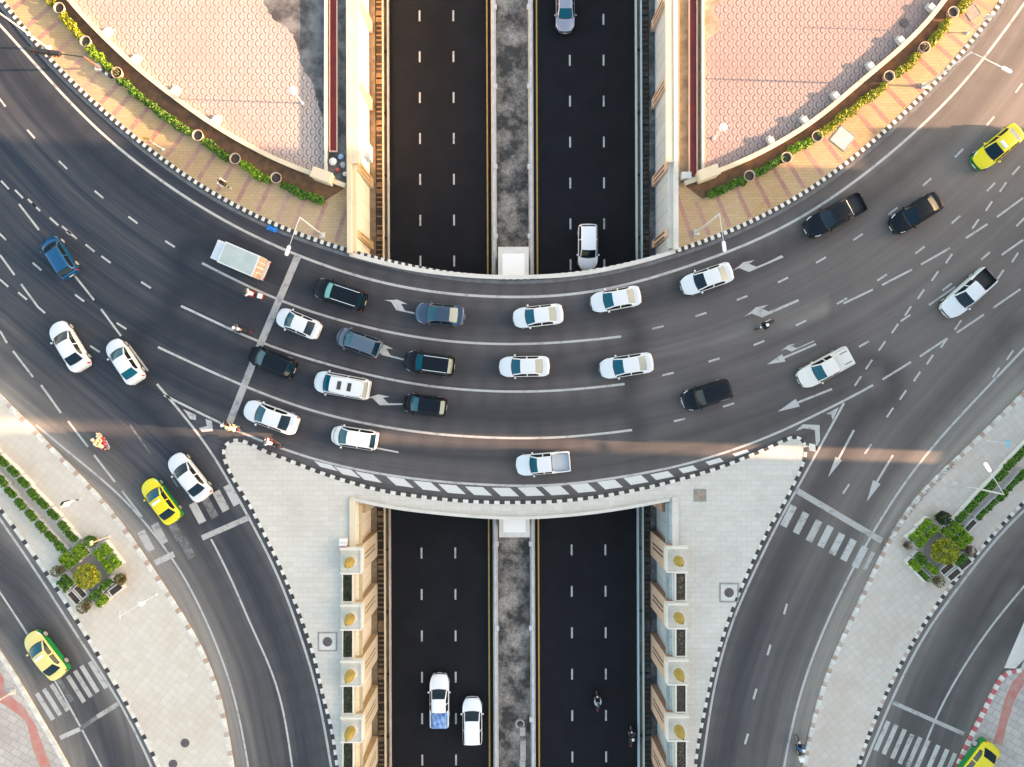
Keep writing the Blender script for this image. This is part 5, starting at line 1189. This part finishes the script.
# ------------------------------------------------------------------ motorcycles and riders
def skin_obj(name, nodes, edges, radii, mat, parent, root=0, lv=1):
    me = bpy.data.meshes.new(name); me.from_pydata(nodes, edges, []); me.materials.append(mat)
    o = bpy.data.objects.new(name, me); COL.objects.link(o); o.parent = parent
    m = o.modifiers.new('skin', 'SKIN'); m.use_smooth_shade = True
    for i, r in enumerate(radii): v = me.skin_vertices[0].data[i]; v.radius = (r, r); v.use_root = (i == root)
    s = o.modifiers.new('sub', 'SUBSURF'); s.levels = lv; s.render_levels = lv
    return o
skin_m = newmat('skin', (.35, .20, .13), .6)
def person(parent_loc, ang, z, shirt, legs, helmet, lab, group=None, lean=.22, back=0.0, arms=True, rain=None):
    t = thing('person', lab, 'person', (parent_loc[0], parent_loc[1], z), ang, group)
    J = [(-.05-back, 0, .80), (-.02-back, 0, 1.02), (.08*1-back+lean*.3, 0, 1.22), (.10-back+lean*.5, 0, 1.38), (.13-back+lean*.55, 0, 1.50), (.17-back+lean*.6, 0, 1.60), (.18-back+lean*.6, 0, 1.70)]
    E = [(i, i+1) for i in range(6)]; R = [.12, .11, .12, .09, .05, .08, .09]
    hx = .52-back*.55
    for s in (-1, 1):
        b = len(J); sh = J[3]
        J += [(sh[0], s*.19, sh[2]-.02), ((sh[0]+hx)/2-.06, s*.30, 1.12), (hx, s*.27, 1.03), (hx+.07, s*.25, 1.0)]; E += [(3, b), (b, b+1), (b+1, b+2), (b+2, b+3)]; R += [.055, .045, .034, .03]
        for k, (fx, fy) in enumerate(((.07, .02), (.075, 0), (.07, -.02))): J.append((hx+.07+fx*.6, s*(.25+fy), .985-.01*k)); E.append((b+3, len(J)-1)); R.append(.012)
        J.append((hx+.05, s*.21, 1.0)); E.append((b+2, len(J)-1)); R.append(.014)
        b = len(J); J += [(-.02-back, s*.10, .78), (.32-back, s*.20, .70), (.16-back, s*.19, .36), (.17-back, s*.19, .27), (.34-back, s*.20, .24)]; E += [(0, b), (b, b+1), (b+1, b+2), (b+2, b+3), (b+3, b+4)]; R += [.08, .065, .05, .04, .035]
    skin_obj('body', J, E, R, skin_m, t)
    sel = [0, 1, 2, 3]; Js = [J[i] for i in sel]; Es = [(0, 1), (1, 2), (2, 3)]; Rs = [.18, .175, .20, .155]
    for s, b in ((-1, 7), (1, 7+13)):
        k = len(Js); Js += [J[b], J[b+1], J[b+2]]; Es += [(3, k), (k, k+1), (k+1, k+2)]; Rs += [.10, .075, .06]
    skin_obj('shirt', Js, Es, Rs, shirt, t)
    Jt = [J[0]]; Et = []; Rt = [.18]
    for b in (7+8, 7+13+8): k = len(Jt); Jt += [J[b], J[b+1], J[b+2]]; Et += [(0, k), (k, k+1), (k+1, k+2)]; Rt += [.12, .095, .07]
    skin_obj('trousers', Jt, Et, Rt, legs, t)
    c = J[6]; mb = MB(); prof = [(.02, .15), (.08, .135), (.135, .07), (.145, 0), (.13, -.07), (.11, -.10)]; mb.lathe(prof, 14, (c[0], 0, c[2]), cap=False); hm = mb.build('helmet', helmet, t, True)
    mb = MB(); mb.add([(c[0]+.128, -.09, c[2]+.04), (c[0]+.15, 0, c[2]+.04), (c[0]+.128, .09, c[2]+.04), (c[0]+.115, .09, c[2]-.06), (c[0]+.14, 0, c[2]-.06), (c[0]+.115, -.09, c[2]-.06)], [(0, 5, 4, 1), (1, 4, 3, 2)]); mb.build('visor', glass['side'], hm)
    return t
def motorcycle(fr, re, col, lab, z=0.0, box=None, seatm=None):
    a, b = P(*fr, z+.6), P(*re, z+.6); c = (a+b)/2; d = a-b; ang = math.atan2(d.y, d.x); t = thing('motorcycle', lab, 'motorcycle', (c.x, c.y, z+.004), ang); s = max(.9, min(1.1, d.length/1.9))
    for x in (-.62, .66):
        mb = MB(); n = 18; pr = [(.25, -.035), (.29, -.045), (.30, 0), (.29, .045), (.25, .035)]; mb.lathe(pr, n, (x, 0, .30), ax='y', cap=False); w = mb.build('wheel', tyre_m, t, True)
        mb = MB(); mb.lathe([(.25, -.02), (.25, .02)], n, (x, 0, .30), ax='y'); mb.build('rim', rim_m, w)
    mb = MB(); mb.tube([(-.75, 0, .72), (-.3, 0, .66), (.0, 0, .50), (.32, 0, .58), (.42, 0, .9)], .10, 8, r2=.07); mb.box(-.32, .12, -.13, .13, .28, .52, taper=.03); mb.build('body', col, t, True)
    mb = MB(); mb.tube([(.74, -.08, .25), (.46, -.06, .95)], .025, 6); mb.tube([(.74, .08, .25), (.46, .06, .95)], .025, 6); mb.build('fork', chrome, t)
    mb = MB(); mb.tube([(.36, -.36, 1.02), (.46, -.2, 1.0), (.48, 0, .97), (.46, .2, 1.0), (.36, .36, 1.02)], .02, 6); h_ = mb.build('handlebar', trim_m, t)
    for sy in (-1, 1): mb = MB(); mb.tube([(.44, sy*.22, 1.0), (.46, sy*.30, 1.18)], .01, 5); mb.lathe([(.02, 1.17), (.05, 1.2), (.02, 1.24)], 8, (.46, sy*.31, 0)); mb.build('mirror', trim_m, h_)
    mb = MB(); mb.box(-.72, .08, -.14, .14, .70, .80, taper=.03); mb.build('seat', seatm or trim_m, t)
    mb = MB(); mb.tube([(.50, 0, .86), (.62, 0, .84)], .09, 8); mb.build('headlight', lamp_w, t); mb = MB(); mb.box(-.86, -.80, -.09, .09, .66, .74); mb.build('taillight', lamp_r, t)
    mb = MB(); mb.tube([(.02, -.17, .26), (-.7, -.19, .34)], .04, 6); mb.build('exhaust', chrome, t); mb = MB(); mb.box(.50, .92, -.06, .06, .60, .64); mb.build('mudguard', col, t)
    if box: mb = MB(); mb.box(-1.0, -.62, -.2, .2, .80, 1.12, taper=.03); bo = mb.build('carrier_box', box, t); mb = MB(); mb.box(-1.02, -.60, -.22, .22, 1.12, 1.16, taper=.03); mb.build('box_lid', M['white'], bo)
    return (c, ang, z)
cl = lambda n, c: newmat('cloth_'+n, c, .85)
RED = cl('red', (.50, .02, .04)); DRED = cl('dark_red', (.16, .01, .015)); CW = cl('white', (.68, .68, .66)); CK = cl('black', (.015, .015, .02)); CB = cl('blue', (.02, .09, .24)); CC = cl('cream', (.72, .60, .34)); CP = cl('pink', (.62, .04, .16)); CG = cl('grey', (.12, .13, .14)); PC = cl('peach', (.62, .42, .28))
hel = lambda n, c: newmat('helmet_'+n, c, .25, coat=.4)
HW = hel('white', (.75, .75, .75)); HK = hel('black', (.01, .01, .012)); HR = hel('red', (.45, .02, .03)); HC = hel('cream', (.75, .66, .42))
def ride(fr, re, col, riders, lab, z=0.0, box=None):
    c, ang, z = motorcycle(fr, re, paint(*col), lab, z, box); d = Vector((math.cos(ang), math.sin(ang), 0))
    for (sh, lg, he, pl, back) in riders: person((c.x, c.y), ang, z, sh, lg, he, pl, back=back)
ride((243,291.5), (263,297), ('bike_red', (.35, .01, .02)), [(CW, RED, HK, 'motorcyclist in white with a black helmet on a red motorcycle left of the stop line', .0)], 'red motorcycle with a rear box left of the upper stop line', box=RED)
ride((233,327), (251,332.5), ('bike_black', (.012, .012, .014)), [(CG, CK, HW, 'motorcyclist in grey with a white helmet left of the stop line', .0), (CK, CK, HW, 'pillion passenger in black on the motorcycle left of the stop line', .42)], 'black motorcycle carrying two people left of the stop line')
ride((220,421.5), (241,431), ('bike_black', (.012, .012, .014)), [(CK, CK, HW, 'motorcyclist in black waiting at the lower end of the stop line', .0), (PC, CC, HC, 'pillion passenger in peach at the lower end of the stop line', .42)], 'black motorcycle with two riders at the lower end of the stop line')
ride((263,438), (281,448), ('bike_dark_red', (.14, .005, .01)), [(CW, DRED, HK, 'motorcyclist in white and dark red beside the curved kerb below the white sedan', .0)], 'dark red motorcycle beside the curved kerb below the white sedan')
ride((96,432), (108,452), ('bike_cream', (.6, .5, .3)), [(CC, RED, HC, 'motorcyclist in cream riding down the left approach road', .0), (CC, CP, HC, 'pillion passenger in cream and pink on the left approach road', .40)], 'cream motorcycle with two riders on the left approach road')
ride((757,329), (774,320.5), ('bike_black', (.012, .012, .014)), [(CK, CK, HW, 'motorcyclist in black with a white helmet between two lane arrows', .05)], 'black and silver motorcycle between two lane arrows on the right')
ride((597,692), (597.5,711), ('bike_black', (.012, .012, .014)), [(cl('pale_grey', (.5, .55, .6)), CK, HK, 'motorcyclist in pale grey riding in the sunken road', .1)], 'dark motorcycle in the middle of the right sunken carriageway', z=ZB)
ride((631.5,728), (630.5,746), ('bike_violet', (.03, .02, .08)), [(CK, CG, HW, 'motorcyclist in dark clothes close to the right guard wall', .0)], 'dark violet motorcycle close to the right guard wall of the sunken road', z=ZB)
ride((798,738), (800,757), ('bike_black', (.012, .012, .014)), [(CB, CK, HW, 'motorcyclist in a blue shirt beside the right peninsula kerb', .0)], 'white and maroon motorcycle beside the right peninsula kerb', box=M['white'])
